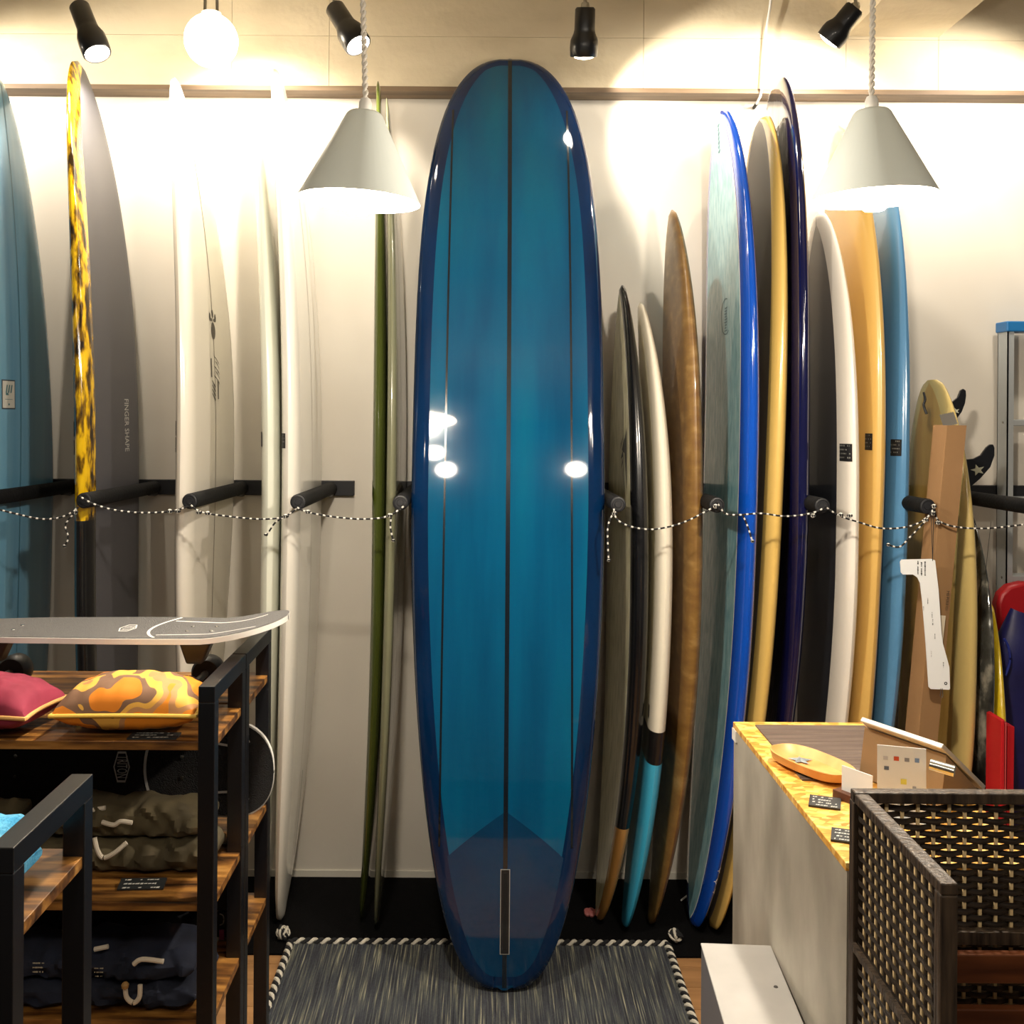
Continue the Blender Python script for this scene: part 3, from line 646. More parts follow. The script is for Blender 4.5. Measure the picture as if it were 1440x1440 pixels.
# ---- cushions
def cushion(name, label, c, wx, wy, h, rot, m1, m2, seed):
    t = thing(name, label, 'cushion', c); R = Matrix.Rotation(rot, 3, 'Z'); C = Vector(c)
    def P(a, b, sgn):
        px = abs(a) ** 2.2; py = abs(b) ** 2.2
        k = max(0, (1 - abs(a) ** 2.4) * (1 - abs(b) ** 2.4)) ** .42
        x = a * wx / 2 * (1 - .10 * (1 - b * b) * 0 - .07 * (1 - (b * b)) * 0 + .0) * (1 - .10 * (1 - abs(b)) * 0); x *= 1 - .06 * (1 - b * b) * abs(a) ** 6; yy = b * wy / 2 * (1 - .06 * (1 - a * a) * abs(b) ** 6)
        nz = noise.noise(Vector((a * 4 + seed, b * 4, sgn))) * .10 * (k if sgn > 0 else .4 * k)
        wr = .05 * math.sin(a * 26 + seed) * (1 - k) * k * 3
        z = h * .40 + sgn * (h * (.6 if sgn > 0 else .40)) * k * (1 + nz + wr)
        return C + R @ Vector((x, yy, z))
    N = 34; g = [-1 + 2 * i / N for i in range(N + 1)]; g = [math.copysign(abs(v) ** .8, v) for v in g]
    m = MB()
    for sgn in (1, -1): m.grid([[P(a, b, sgn) for a in g] for b in g])
    m.build('cover', m1, t)
    edge = [P(a, -1, 1) for a in g] + [P(1, b, 1) for b in g[1:]] + [P(a, 1, 1) for a in reversed(g[:-1])] + [P(-1, b, 1) for b in reversed(g[1:-1])]
    MB().tube(edge, .004, 8, closed=True).build('piping', m2, t)
    return t
M_camo = mat('camo_orange', '#e08a1e', .7, cols=[(0, '#e0831a'), (.43, '#7a5a44'), (.49, '#e9b04a'), (.56, '#c08a58'), (.62, '#e58a1c')], const=True, scale=(11, 8, 11), detail=1.5)
cushion('cushion', 'orange camouflage cushion with yellow piping on the wooden shelf', (-.657, 1.987, 1.0445), .265, .155, .098, .02, M_camo, mat('piping_yellow', '#e6bd52', .6), 3)
cushion('cushion', 'maroon velvet cushion with tan piping on the wooden shelf', (-.957, 1.98, 1.0445), .285, .15, .098, -.12, mat('maroon_velvet', '#7c1f36', .8, col2='#8e2a42', scale=(12, 12, 12)), mat('piping_tan', '#d9a965', .6), 8)
# ---- little signs on the shelves
def slate(label, c, wx, wy, rows, seed, rot=0, tilt=0, thick=.003, grp=None):
    t = thing('price_card', label, 'price card', c, grp); R = Matrix.Rotation(rot, 3, 'Z') @ Matrix.Rotation(tilt, 3, 'X'); C = Vector(c) + Vector((0, 0, abs(math.sin(tilt)) * wy / 2))
    vs = [C + R @ Vector((x * wx / 2, y * wy / 2, z)) for x, y in ((-1, -1), (1, -1), (1, 1), (-1, 1)) for z in (0, thick)]
    MB().add(vs, [(0, 2, 4, 6), (1, 3, 5, 7), (0, 1, 3, 2), (2, 3, 5, 4), (4, 5, 7, 6), (6, 7, 1, 0)]).build('card', mat('slate_card', '#25292b', .5), t, smooth=False)
    m = MB(); ex, ey = R @ Vector((1, 0, 0)), R @ Vector((0, 1, 0))
    scribble(m, C + R @ Vector((-wx / 2, -wy / 2, thick)), ex, ey, wx, wy, rows, seed); m.build('writing', M_chalk, t, smooth=False)
slate('dark slate price card lying in front of the orange cushion', tuple(at(217, 1033, 1.93)[:2]) + (1.0405,), .09, .035, 3, 31, .02)
slate('dark slate price card lying in front of the olive trousers', tuple(at(200, 1249, 1.965)[:2]) + (.7475,), .085, .03, 3, 32, .05, .25)
# ---- folded trousers
def trousers(label, c, wx, wy, h, m1, seed, cords=(), col_cord='#ded3c0', layers=2, grp='folded trousers'):
    t = thing('folded_trousers', label, 'trousers', c, grp); C = Vector(c)
    for l in range(layers):
        z0 = h * l / layers; hh = h / layers; ins = .012 * l
        G = []
        N, K = 64, 30
        for i in range(N + 1):
            a = -1 + 2 * i / N; ring = []
            for k in range(K + 1):
                th = 2 * PI * k / K; cy = math.copysign(abs(math.cos(th)) ** .55, math.cos(th)); cz = math.copysign(abs(math.sin(th)) ** .7, math.sin(th))
                e = (1 - abs(a) ** 7) ** .4
                p = Vector((a * (wx / 2 - ins), cy * (wy / 2 - ins) * (.9 + .1 * e), hh / 2 + cz * hh / 2 * max(.25, e)))
                q = Vector((p.x * 18 + seed * 3 + l, p.y * 26, p.z * 40))
                d = noise.noise(q) * .010 + noise.noise(q * 2.3) * .005 + .0045 * math.sin(p.x * 120 + 5 * noise.noise(q)) * max(0, -cy)
                p += Vector((0, cy * d * 1.3, max(0, cz) * d)); ring.append(C + p + Vector((0, 0, z0)))
            G.append(ring)
        m = MB().grid(G); n1 = K + 1
        m.f.append(tuple(range(K))); m.m.append(0); m.f.append(tuple(N * n1 + k for k in range(K))); m.m.append(0)
        m.build('leg_fold' if l < layers - 1 else 'waist_fold', m1, t)
    for path in cords:
        MB().tube(cord_path(path, 6), .0045, 8).build('drawstring', mat('drawstring_cotton', col_cord, .85), t)
    return t
M_ol = mat('olive_cotton', '#5b5138', .85, col2='#4c4430', scale=(14, 14, 14)); M_nv = mat('navy_cotton', '#1b2236', .9, col2='#151a2a', scale=(14, 14, 14)); M_bk = mat('black_cotton', '#101115', .9, col2='#16171c', scale=(14, 14, 14))
trousers('olive green folded trousers with pale drawstring behind the slate card', (-.70, 2.075, .747), .36, .135, .125, M_ol, 1,
    [[at(133, 1178, 1.995), at(137, 1195, 1.992), at(145, 1206, 1.992), at(160, 1200, 1.992), at(178, 1185, 1.998)], [at(144, 1156, 2.005), at(160, 1160, 2.0), at(170, 1155, 2.0), at(186, 1157, 2.0)], [at(131, 1139, 2.03), at(148, 1136, 2.03)]])
trousers('olive green folded trousers at the far end of the shelf board', (-1.04, 2.07, .747), .28, .13, .12, M_ol, 4)
trousers('navy blue folded trousers with cream cord and wooden toggle', (-.72, 2.01, .533), .40, .17, .092, M_nv, 2,
    [[at(176, 1385, 1.913), at(178, 1402, 1.911), at(188, 1410, 1.911), at(196, 1402, 1.911), at(197, 1385, 1.913)], [at(188, 1356, 1.93), at(200, 1349, 1.93), at(230, 1352, 1.93)], [at(133, 1335, 1.96), at(152, 1331, 1.96)]])
trousers('crumpled navy blue trousers at the far end of the low shelf', (-1.04, 1.99, .533), .22, .15, .08, M_nv, 6)
trousers('black folded trousers on the low shelf behind the navy pair', (-.83, 2.29, .533), .50, .19, .16, M_bk, 3, layers=3)
m = MB()   # faint printed marks on the navy trousers
scribble(m, at(44, 1368, 1.905), RT, UPV, .025, .022, 3, 41, Vector((0, -1, 0))); scribble(m, at(131, 1374, 1.905), RT, UPV, .02, .02, 3, 42, Vector((0, -1, 0)))
m.build('printed_mark', mat('print_cream', '#b6b09c', .8), bpy.data.objects['folded_trousers.002'], smooth=False)
MB().lathe([(.0, -.006), (.006, -.004), (.007, .002), (.004, .006), (0, .007)], 12, None, at(176, 1386, 1.908)).build('toggle', mat('toggle_wood', '#b08a55', .6), bpy.data.objects['folded_trousers.002'])
# ---- black packets beside the trousers
t = thing('packet_stack', 'black packets with white and pink marks on the low shelf', 'packet', tuple(at(318, 1340, 2.19)))
for k, (u0, u1, v0, v1) in enumerate(((305, 331, 1263, 1300), (305, 331, 1302, 1338))):
    a, c = at(u0, v1, 2.191), at(u1, v0, 2.191); MB().box((a[0], 2.19, a[2] + .030), (c[0], 2.31, c[2] + .029)).build('packet', M_ink, t, smooth=False, bevel=.001)
q0 = at(309, 1302, 2.1895); m = MB().tube(cord_path([at(309, 1301, 2.189), at(314, 1298, 2.189), at(314, 1288, 2.189), at(309, 1285, 2.189)], 5), .0012, 6); m.build('white_mark', M_chalk, t)
a, c = at(308, 1337, 2.189), at(315, 1322, 2.189); MB().box((a[0], 2.1885, a[2] + .023), (c[0], 2.1895, c[2] + .022)).build('pink_label', mat('pink_print', '#c2558e', .6), t, smooth=False)
# ---- light blue cloth on the near unit
t = thing('folded_cloth', 'light blue towelling cloth on the near shelf unit', 'cloth', (-.67, 1.31, 1.04)); M_lbc = mat('towel_blue', '#3fa2d8', .95, col2='#6cc0ea', scale=(40, 40, 40), bump=.5, bscale=(160, 160, 160))
for k, (zz, h_, dx) in enumerate(((1.0445, .045, -.004), (1.0845, .024, -.024), (1.104, .010, -.03))):
    m = MB(); G = []
    for i in range(25):
        a = -1 + 2 * i / 24; ring = []
        for j in range(19):
            th = 2 * PI * j / 18; e = (1 - abs(a) ** 6) ** .4 if abs(a) < 1 else 0
            p = Vector((a * .105 + dx, math.copysign(abs(math.cos(th)) ** .6, math.cos(th)) * .075 * (.85 + .15 * e), h_ / 2 + math.sin(th) * h_ / 2 * max(.3, e)))
            p += Vector((1, 1, .5)) * noise.noise(p * 40 + Vector((k, 0, 0))) * .006; ring.append(Vector((-.675, 1.31, zz)) + p)
        G.append(ring)
    m.grid(G); m.f.append(tuple(range(18))); m.m.append(0); m.f.append(tuple(24 * 19 + j for j in range(18))); m.m.append(0); m.build('fold', M_lbc, t)
# ------------------------------------------------------------------ skateboards
def skate():
    t = thing('skateboard', 'black griptape skateboard with white edge standing on its wheels above the cushions', 'skateboard', (0, 0, 0), 'skateboards with white seam lines')
    L = .80
    def hw(f):   # f 0 tail, 1 nose
        x = f * L
        if x < .12: return .104 * (1 - ((.12 - x) / .12) ** 2.6) ** (1 / 2.4) if x > 0 else .0
        if x < .45: return .104 + .006 * math.sin((x - .12) / .33 * PI)
        k = (x - .45) / .35; return .104 * max(0, (1 - k ** 2.2)) ** .62
    def zz(f):
        x = f * L; return .033 * max(0, (.16 - x) / .16) ** 1.5 + .018 * max(0, (x - .62) / .18) ** 1.8
    S = [.5 - .5 * math.cos(PI * k / 48) for k in range(49)]
    th = .011
    def P(f, w, up=0): return (-f * L, w, zz(f) + .003 * (w / .1) ** 2 + up)
    def strip(pts, wd, name, m, parent):   # pts of (f, w) ; ribbon on the top face
        V = [Vector((f * L, w, 0)) for f, w in pts]; mb = MB(); row = []
        for i, p in enumerate(V):
            tt = V[min(i + 1, len(V) - 1)] - V[max(i - 1, 0)]; nn = Vector((-tt.y, tt.x, 0)).normalized() * wd / 2
            row.append([P((p + nn).x / L, (p + nn).y, .0019), P((p - nn).x / L, (p - nn).y, .0019)])
        mb.grid(row).build(name, m, parent, smooth=False)
    m = MB(); G = []
    for f in S:
        h = max(hw(f), .003); r = []
        for j in range(9): r.append(P(f, -h + 2 * h * j / 8))
        for j in range(9): r.append(P(f, h - 2 * h * j / 8, -th))
        G.append(r + [r[0]])
    m.grid(G); dk = m.build('deck', mat('deck_white', '#eceae4', .4), t)
    G = [[P(f, (-1 + j / 4) * max(0, hw(f) - .004), .0012) for j in range(9)] for f in S]
    gt = MB().grid(G).build('grip_tape', mat('griptape', '#585756', .8, col2='#686766', scale=(400, 400, 400), bump=.6), dk)  # lit copy of the black grip, its sheen painted in as grey
    MW = mat('seam_white', '#e9e8e2', .5)
    fx = lambda x: x / L
    seam = [(fx(.285 - .035 * (w / .1) ** 2), w) for w in [-.1 + .2 * k / 20 for k in range(21)]]
    strip(seam, .006, 'seam_line', MW, dk)
    for sg in (-1, 1):
        strip([(fx(.255 - .2 * k / 20), sg * (.07 - .028 * (k / 20) + .02 * max(0, (k - 14) / 6) ** 2)) for k in range(21)], .005, 'seam_line', MW, dk)
    m = MB()
    for x in (.155, .205):
        for w in (-.022, .022):
            for xx in (x, L - x - .03): p = P(xx / L, w, .0016); m.lathe([(.0045, 0), (.004, .0012), (0, .0014)], 10, None, p)
    m.build('bolt_heads', MATS['bright_steel'], dk)
    # hexagon badge with lettering
    hx = MB(); cx = .335
    hexp = [(-.018, 0), (-.009, .033), (.009, .033), (.018, 0), (.009, -.033), (-.009, -.033)]   # along x of deck, across
    for k in range(6):
        a, b2 = hexp[k], hexp[(k + 1) % 6]
        q = [(a[0], a[1]), (b2[0], b2[1]), (b2[0] * .84, b2[1] * .86), (a[0] * .84, a[1] * .86)]
        hx.add([P((cx + x) / L, y, .0021) for x, y in q], [(0, 1, 2, 3)])
    vs, fs = text_pts('TRITON', .017)
    hx.add([P((cx - y * 1.9) / L, -x * .78, .0021) for x, y, *_ in vs], fs)
    hx.build('hexagon_badge', MW, dk, smooth=False)
    MT = mat('truck_metal', '#57544d', .4, metal=.2); MWH = mat('wheel_black', '#17171a', .45)
    for x in (.19, L - .19):
        tr = MB().box((-x - .04, -.028, -th - .012 + zz(x / L)), (-x + .04, .028, -th + zz(x / L) - .001)).build('truck', MT, t, smooth=False, bevel=.003)
        zt = zz(x / L) - th - .012
        MB().prism([(-x - .034, -.02, zt), (-x + .034, -.02, zt), (-x + .014, -.02, zt - .045), (-x - .018, -.02, zt - .045)], (0, .04, 0)).build('hanger', MT, tr, smooth=False, bevel=.004)
        MB().tube([(-x, -.105, -.109), (-x, .105, -.109)], .0075, 10).build('axle', MT, tr)
        for sg in (-1, 1):
            R = Matrix.Rotation(-sg * PI / 2, 3, 'X')
            wh = MB().lathe([(.0, -.025), (.02, -.025), (.028, -.024), (.033, -.016), (.034, 0), (.033, .016), (.028, .024), (.02, .022), (.012, .016), (0, .016)], 28, R, (-x, sg * .09, -.109)).build('wheel', MWH, t)
            MB().lathe([(.0255, .0248), (.0285, .0242)], 28, R, (-x, sg * .09, -.109)).build('wheel_print', MW, wh)
    return t
sk = skate()
MG2 = mat('griptape_shaded', '#18181a', .85, col2='#202022', scale=(400, 400, 400), bump=.6)  # darker copy of the grip, shade painted in for the edge-standing board
sk2 = copy_tree(sk, (0, 0, 0), 'black griptape skateboard standing on its edge behind the olive trousers')
sk.location = (-.405, 2.185, 1.04 + .1445); sk.rotation_euler = (0, 0, 0)
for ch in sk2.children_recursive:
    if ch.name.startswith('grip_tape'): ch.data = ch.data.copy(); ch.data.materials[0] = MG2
sk2.rotation_euler = (PI / 2 * .97, 0, 0); sk2.location = (-.442, 2.262, .747 + .1235)
# ------------------------------------------------------------------ counter
M_osb = mat('osb_board', '#d49a3c', .5, cols=[(.15, '#b87a28'), (.4, '#d69b3e'), (.6, '#e3ae52'), (.85, '#efc878')], kind='voronoi', scale=(60, 110, 80))
M_grw = mat('grey_laminate', '#9f998c', .5, cols=[(.3, '#857e71'), (.5, '#a8a193'), (.68, '#c4beb0')], scale=(4, 6, 3), detail=6)
CX0, CX1, CY0, CY1, CZ = .528, .823, 1.505, 2.185, 1.0
t = thing('counter', 'narrow shop counter with grey laminate side and chipboard top', 'counter', ((CX0 + CX1) / 2, (CY0 + CY1) / 2, 0))
MB().box((CX0 - .002, CY0, CZ - .012), (CX1, CY1, CZ)).build('top', M_osb, t, smooth=False, bevel=.001)
MB().box((CX0, CY0, 0), (CX0 + .018, CY1, CZ - .012)).build('side_panel', M_grw, t, smooth=False)
MB().box((CX1 - .018, CY0, 0), (CX1, CY1, CZ - .012)).build('side_panel', M_grw, t, smooth=False)
MB().box((CX0 + .018, CY1 - .018, 0), (CX1 - .018, CY1, CZ - .012)).build('back_panel', M_grw, t, smooth=False)
MB().box((CX0 - .004, CY1 - .03, CZ - .035), (CX0, CY1, CZ - .012)).build('corner_trim', M_white, t, smooth=False)
def on_top(u, v, z=CZ): y = (CH - z) * FOC / (v - PY - (u - PX) * math.sin(ROLL)); return at(u, v, y)
p0, p1 = on_top(1062, 1021), on_top(1241, 1099)
mt = MB().box((p0[0], p1[1], CZ), (.79, p0[1], CZ + .003)).build('cutting_mat', mat('mat_brown', '#54463f', .6, cols=[(.45, '#4e413a'), (.55, '#63554c')], kind='noise', scale=(6, 160, 10)), smooth=False)
tag(mt, 'brown ribbed desk mat lying on the chipboard counter top', 'mat')
mg = MB()
for k in range(1, 12): yy = p1[1] + (p0[1] - p1[1]) * k / 12; mg.box((p0[0], yy - .0004, CZ + .003), (.79, yy + .0004, CZ + .0033))
mg.build('mat_lines', mat('mat_line', '#7a6a5f', .6), mt, smooth=False)
# wooden coin tray with a starfish
c0, c1 = Vector(on_top(1108, 1070)), Vector(on_top(1176, 1100)); cc = (c0 + c1) / 2; ax = (c1 - c0); ax.z = 0; Lh = .105; ax.normalize(); ay = Vector((-ax.y, ax.x, 0))
t = thing('coin_tray', 'oval light wooden coin tray with a star on the counter', 'tray', tuple(cc))
def oval(a, b, z, n=48):
    o = []
    for k in range(n):
        th = 2 * PI * k / n; x = math.copysign(abs(math.cos(th)) ** .75, math.cos(th)) * a; y = math.copysign(abs(math.sin(th)) ** .75, math.sin(th)) * b
        o.append(Vector((cc.x, cc.y, z)) + ax * x + ay * y)
    return o
rings = [oval(.072, .033, CZ + .0035), oval(.085, .041, CZ + .008), oval(.089, .045, CZ + .023), oval(.086, .042, CZ + .0235), oval(.070, .029, CZ + .010), oval(.01, .005, CZ + .009)]
m = MB().grid([r + [r[0]] for r in rings]); m.f.append(tuple(range(48))); m.m.append(0); m.f.append(tuple(5 * 49 + k for k in range(48))); m.m.append(0)
m.build('tray', mat('tray_wood', '#c58a48', .45, col2='#d9a260', scale=(20, 20, 4)), t)
m = MB(); sc = Vector((cc.x, cc.y, CZ + .0115)) - ax * .028
pts = [sc + (ax * math.cos(a) + ay * math.sin(a)) * (.024 if k % 2 == 0 else .009) for k, a in enumerate([PI * j / 5 for j in range(10)])] + [sc + Vector((0, 0, .005))]
m.add(pts, [(k, (k + 1) % 10, 10) for k in range(10)]); m.build('star', mat('star_silver', '#a9b6bd', .3, metal=.6), t, smooth=False)
# price cards on the counter
for (u, v, sd, lab) in ((1160, 1130, 51, 'black price card beside the coin tray on the counter'), (1193, 1178, 52, 'black price card half hidden behind the woven screen')):
    q = on_top(u, v); slate(lab, (q[0], q[1], CZ + .0005), .05, .05, 4, sd, -.35)
# card holder: small wooden block with a white card
q = Vector(on_top(1205, 1130)); t = thing('card_holder', 'small dark wood block holding a white folded card', 'card holder', tuple(q)); R = Matrix.Rotation(-1.0, 3, 'Z')
def obox(m, c, hx, hy, z0, z1, R): return m.add([Vector((c[0], c[1], 0)) + R @ Vector((x * hx, y * hy, 0)) + Vector((0, 0, z)) for x in (-1, 1) for y in (-1, 1) for z in (z0, z1)], [(0, 1, 3, 2), (4, 6, 7, 5), (0, 4, 5, 1), (2, 3, 7, 6), (0, 2, 6, 4), (1, 5, 7, 3)])
obox(MB(), q, .04, .012, CZ, CZ + .014, R).build('block', mat('walnut', '#5a3420', .45), t, smooth=False, bevel=.001)
obox(MB(), q, .03, .0008, CZ + .010, CZ + .055, R).build('card', mat('card_white', '#e9ebea', .5), t, smooth=False)
# acrylic sign with payment marks
q = Vector(on_top(1268, 1152)); t = thing('payment_sign', 'white counter sign with small coloured payment marks', 'sign', tuple(q)); R = Matrix.Rotation(-.28, 3, 'Z')
ex, ez = R @ Vector((1, 0, 0)), (R @ Vector((.0, .08, 1))).normalized(); nn = ex.cross(ez)
if nn.y > 0: nn = -nn
Wd, Ht = .073, .112; o0 = Vector((q.x, q.y, CZ + .001)) - ex * Wd / 2
MB().prism([o0, o0 + ex * Wd, o0 + ex * Wd + ez * Ht, o0 + ez * Ht], -nn * .002).build('plate', mat('card_white', '#e9ebea', .5), t, smooth=False)
obox(MB(), q + Vector((0, -.006, 0)), Wd / 2, .012, CZ, CZ + .002, R).build('foot', mat('card_white', '#e9ebea', .5), t, smooth=False)
for k, (x, y, wd, ht, c) in enumerate(((.12, .80, .13, .07, '#c9c9cf'), (.34, .80, .14, .08, '#d0522f'), (.56, .80, .13, .07, '#8d8f97'), (.77, .80, .12, .08, '#7a97c0'), (.14, .66, .13, .07, '#5d6a80'), (.48, .48, .16, .10, '#e3dc62'), (.2, .30, .13, .07, '#6a7486'), (.55, .30, .16, .08, '#b9c3cb'), (.14, .18, .12, .07, '#7fa9c4'), (.42, .16, .18, .06, '#a9b3bd'), (.72, .42, .1, .06, '#9aa2ae'))):
    a = o0 + ex * Wd * x + ez * Ht * y + nn * .0006
    MB().add([a, a + ex * Wd * wd * .75, a + ex * Wd * wd * .75 + ez * Ht * ht * .75, a + ez * Ht * ht * .75], [(0, 1, 2, 3)]).build('payment_mark', mat('mark_%d' % k, c, .6), t, smooth=False)
# sales terminal: sloping tablet on a wedge stand
A_, B_, C_ = Vector((.664, 1.846, 1.10)), Vector((.742, 1.69, 1.10)), Vector((.852, 1.79, 1.003))
A_ = Vector(at(1209, 1014, 1.846)); B_ = Vector(at(1324, 1053, 1.69)); C_ = Vector(at(1384, 1112, 1.79)); D_ = A_ + (C_ - B_)
t = thing('sales_tablet', 'white edged tablet terminal sloping on a tan stand', 'tablet', (C_.x, C_.y, CZ))
n_ = (B_ - A_).cross(C_ - B_).normalized(); n_ = n_ if n_.z > 0 else -n_
MB().prism([A_, B_, C_, D_], n_ * .009).build('tablet', mat('tablet_silver', '#d9d4ca', .3, metal=.3), t, smooth=False, bevel=.002)
fA, fB = Vector((A_.x, A_.y, CZ + .003)), Vector((B_.x, B_.y, CZ + .003))
fA = A_.lerp(D_, .12) ; fB = B_.lerp(C_, .12); gA = Vector((fA.x - .01, fA.y, CZ + .003)); gB = Vector((fB.x - .01, fB.y, CZ + .003))
tA = fA - n_ * .002; tB = fB - n_ * .002; eA, eB = D_.lerp(A_, .1), C_.lerp(B_, .1)
eA = Vector((eA.x, eA.y, CZ + .003)); eB = Vector((eB.x, eB.y, CZ + .003))
MB().add([gA, gB, tB, tA, eA, eB], [(0, 1, 2, 3), (0, 3, 4), (1, 5, 2), (3, 2, 5, 4), (0, 4, 5, 1)]).build('stand', mat('stand_tan', '#8d7455', .35), t, smooth=False)
hq = Vector(at(1308, 1075, 1.66)); MB().tube([hq, hq + Vector((.03, -.02, -.004))], .009, 16).build('hinge', MATS['bright_steel'], t)
# ------------------------------------------------------------------ woven screen
SX, SYB, SYF, SZ = .527, 1.48, 1.195, 1.109
M_rib = mat('woven_fibre', '#2a2019', .5, cols=[(.3, '#1a130e'), (.55, '#30261d'), (.8, '#4a3d30')], scale=(14, 14, 160), detail=5, bump=.3)
M_dow = mat('cane_stick', '#e2c795', .6)
M_wrap = mat('wrapped_frame', '#33281f', .5, cols=[(.35, '#211811'), (.65, '#4a3c2e')], scale=(90, 160, 8), detail=3, bump=.3)
t = thing('woven_screen', 'dark woven fibre screen with cane sticks and wooden slats', 'screen', (SX, SYB, 0))
X2 = 1.12
# frame
MB().box((SX, SYF, SZ - .012), (SX + .020, SYB, SZ + .002)).build('top_rail', M_wrap, t, smooth=False, bevel=.002)
MB().box((SX, SYB - .008, SZ - .012), (X2, SYB + .012, SZ + .004)).build('top_rail', M_wrap, t, smooth=False, bevel=.002)
for (x, y) in ((SX, SYF), (SX, SYB - .004), (X2 - .02, SYB - .004)): MB().box((x, y, 0), (x + .020, y + .020, SZ - .012)).build('post', M_wrap, t, smooth=False, bevel=.002)
MB().box((SX - .004, SYF + .02, .893), (SX + .003, SYB - .006, .902)).build('cross_rail', M_wrap, t, smooth=False)
MB().box((SX + .02, SYB - .018, .905), (X2, SYB - .002, .922)).build('cross_rail', M_wrap, t, smooth=False)
for sy, z1 in ((1.43, .908), (1.425, .836)):
    MB().box((SX + .022, sy, z1 - .040), (X2 - .02, sy + .014, z1)).build('slat', mat('slat_wood', '#5c2f18', .35, cols=[(.3, '#45210f'), (.6, '#6b3a1e'), (.85, '#7d4a28')], scale=(4, 40, 40), detail=6, coat=.4), t, smooth=False, bevel=.002)
# left panel: two layers of bands on staggered rows round the cane sticks
ZB = .70; PITCH = .0178
nst = 12
for k in range(nst):
    yy = SYF + .03 + (SYB - .02 - SYF - .03) * k / (nst - 1); MB().box((SX + .0084, yy - .0024, ZB), (SX + .0104, yy + .0024, SZ - .012)).build('cane_stick', M_dow, t, smooth=False)
def band_left(x0, x1, z, h, name='woven_band'):
    return MB().grid([[(x0 + .0012 * math.sin(yi * 260), yi, z + dz) for dz in (0, h * .35, h * .7, h)] for yi in [SYF + .02 + (SYB - .004 - SYF - .02) * j / 24 for j in range(25)]] ).build(name, M_rib, t)
nr = int((SZ - .014 - ZB) / PITCH)
base1 = base2 = None
for r in range(nr):
    z = ZB + r * PITCH
    if base1 is None: base1 = band_left(SX + .0055, 0, z, .0082); base2 = band_left(SX + .0135, 0, z - .0045, .0156)
    else:
        for bo in (base1, base2):
            o = bo.copy(); COL.objects.link(o); o.location = (bo.location[0], bo.location[1], bo.location[2] + r * PITCH)
# back panel: plain weave
CP = .0222; ncol = int((X2 - SX - .02) / CP)
for k in range(ncol):
    xx = SX + .026 + k * CP; MB().box((xx - .0022, SYB + .0005, .72), (xx + .0022, SYB + .0040, SZ - .012)).build('cane_stick', M_dow, t, smooth=False)
RP = .0091; nr2 = int((SZ - .014 - .72) / RP); proto = [None, None]
for r in range(nr2):
    ph = r % 2
    if proto[ph] is None:
        G = []
        for j in range(ncol * 4 + 1):
            xi = SX + .026 - CP / 2 + j * CP / 4; k = (xi - SX - .026) / CP
            s_ = math.cos(PI * k) * (1 if ph else -1); yy = SYB + .00225 + .0034 * s_
            G.append([(xi, yy, .72 + dz) for dz in (.0002, .003, .006, .0089)])
        proto[ph] = MB().grid(G).build('woven_band', M_rib, t)
        if ph: proto[ph].location.z += RP
    else:
        o = proto[ph].copy(); COL.objects.link(o); o.location.z = r * RP
# ------------------------------------------------------------------ pale box in front of the counter
a, c = at(986, 1326, 1.90), at(1082, 1327, 1.90); zt = a[2]; wd = c[0] - a[0]
R = Matrix.Rotation(math.radians(-3.4), 3, 'Z'); piv = Vector((a[0], 1.90, 0))
def rb(x0, x1, y0, y1, z0, z1, m=None): return (m or MB()).add([piv + R @ Vector((x, y, z)) for x in (x0, x1) for y in (y0, y1) for z in (z0, z1)], [(0, 1, 3, 2), (4, 6, 7, 5), (0, 4, 5, 1), (2, 3, 7, 6), (0, 2, 6, 4), (1, 5, 7, 3)])
t = thing('pale_case', 'pale grey upright case standing beside the counter', 'case', tuple(piv))
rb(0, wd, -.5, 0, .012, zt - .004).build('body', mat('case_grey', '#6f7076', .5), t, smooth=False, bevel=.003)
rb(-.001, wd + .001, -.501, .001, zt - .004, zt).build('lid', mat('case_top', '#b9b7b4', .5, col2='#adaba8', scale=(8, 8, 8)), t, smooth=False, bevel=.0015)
for fx_ in (.02, wd - .02):
    for fy in (-.46, -.04): rb(fx_ - .012, fx_ + .012, fy - .012, fy + .012, 0, .012).build('foot', M_ink, t, smooth=False)
MB().lathe([(0, .002), (.003, .0015), (.004, 0)], 12, None, tuple(at(1091, 1388, (CH - zt) * FOC / (1388 - 575 - 3)))).build('screw', mat('screw_dark', '#4a4744', .5), t)
# ------------------------------------------------------------------ rug
RX0, RX1, RY0, RY1 = -.577, .573, 2.5, 3.195
t = thing('rug', 'grey blue striped woven rug with braided black and white edge', 'rug', ((RX0 + RX1) / 2, (RY0 + RY1) / 2, 0))
M_rug = mat('rug_weave', '#4b4f58', .95, cols=[(.32, '#1c1f25'), (.48, '#343841'), (.60, '#53564f'), (.72, '#a39f88')], scale=(230, 5, 10), detail=4, bump=.6, bscale=(260, 60, 50))
MB().box((RX0, RY0, .008), (RX1, RY1, .0165)).build('rug_field', M_rug, t, smooth=False)
M_bk2 = mat('braid_black', '#17181b', .9); M_bw = mat('braid_white', '#c9c4b6', .9)
def braid(a, b, n):
    a, b = Vector(a), Vector(b); ax = (b - a).normalized(); sd = ax.cross(Vector((0, 0, 1)))
    for ph, mm in ((0, M_bk2), (PI, M_bw)):
        P = []
        N = n * 8
        for k in range(N + 1):
            f = k / N; an = ph + 2 * PI * n * f; P.append(a.lerp(b, f) + sd * .0065 * math.cos(an) + Vector((0, 0, .0065 * math.sin(an))))
        MB().tube(P, .0058, 7).build('braid_strand', mm, t)
braid((RX0, RY1, .018), (RX1, RY1, .018), 29); braid((RX0, RY1, .018), (RX0, RY0, .018), 18); braid((RX1, RY1, .018), (RX1, RY0, .018), 18)
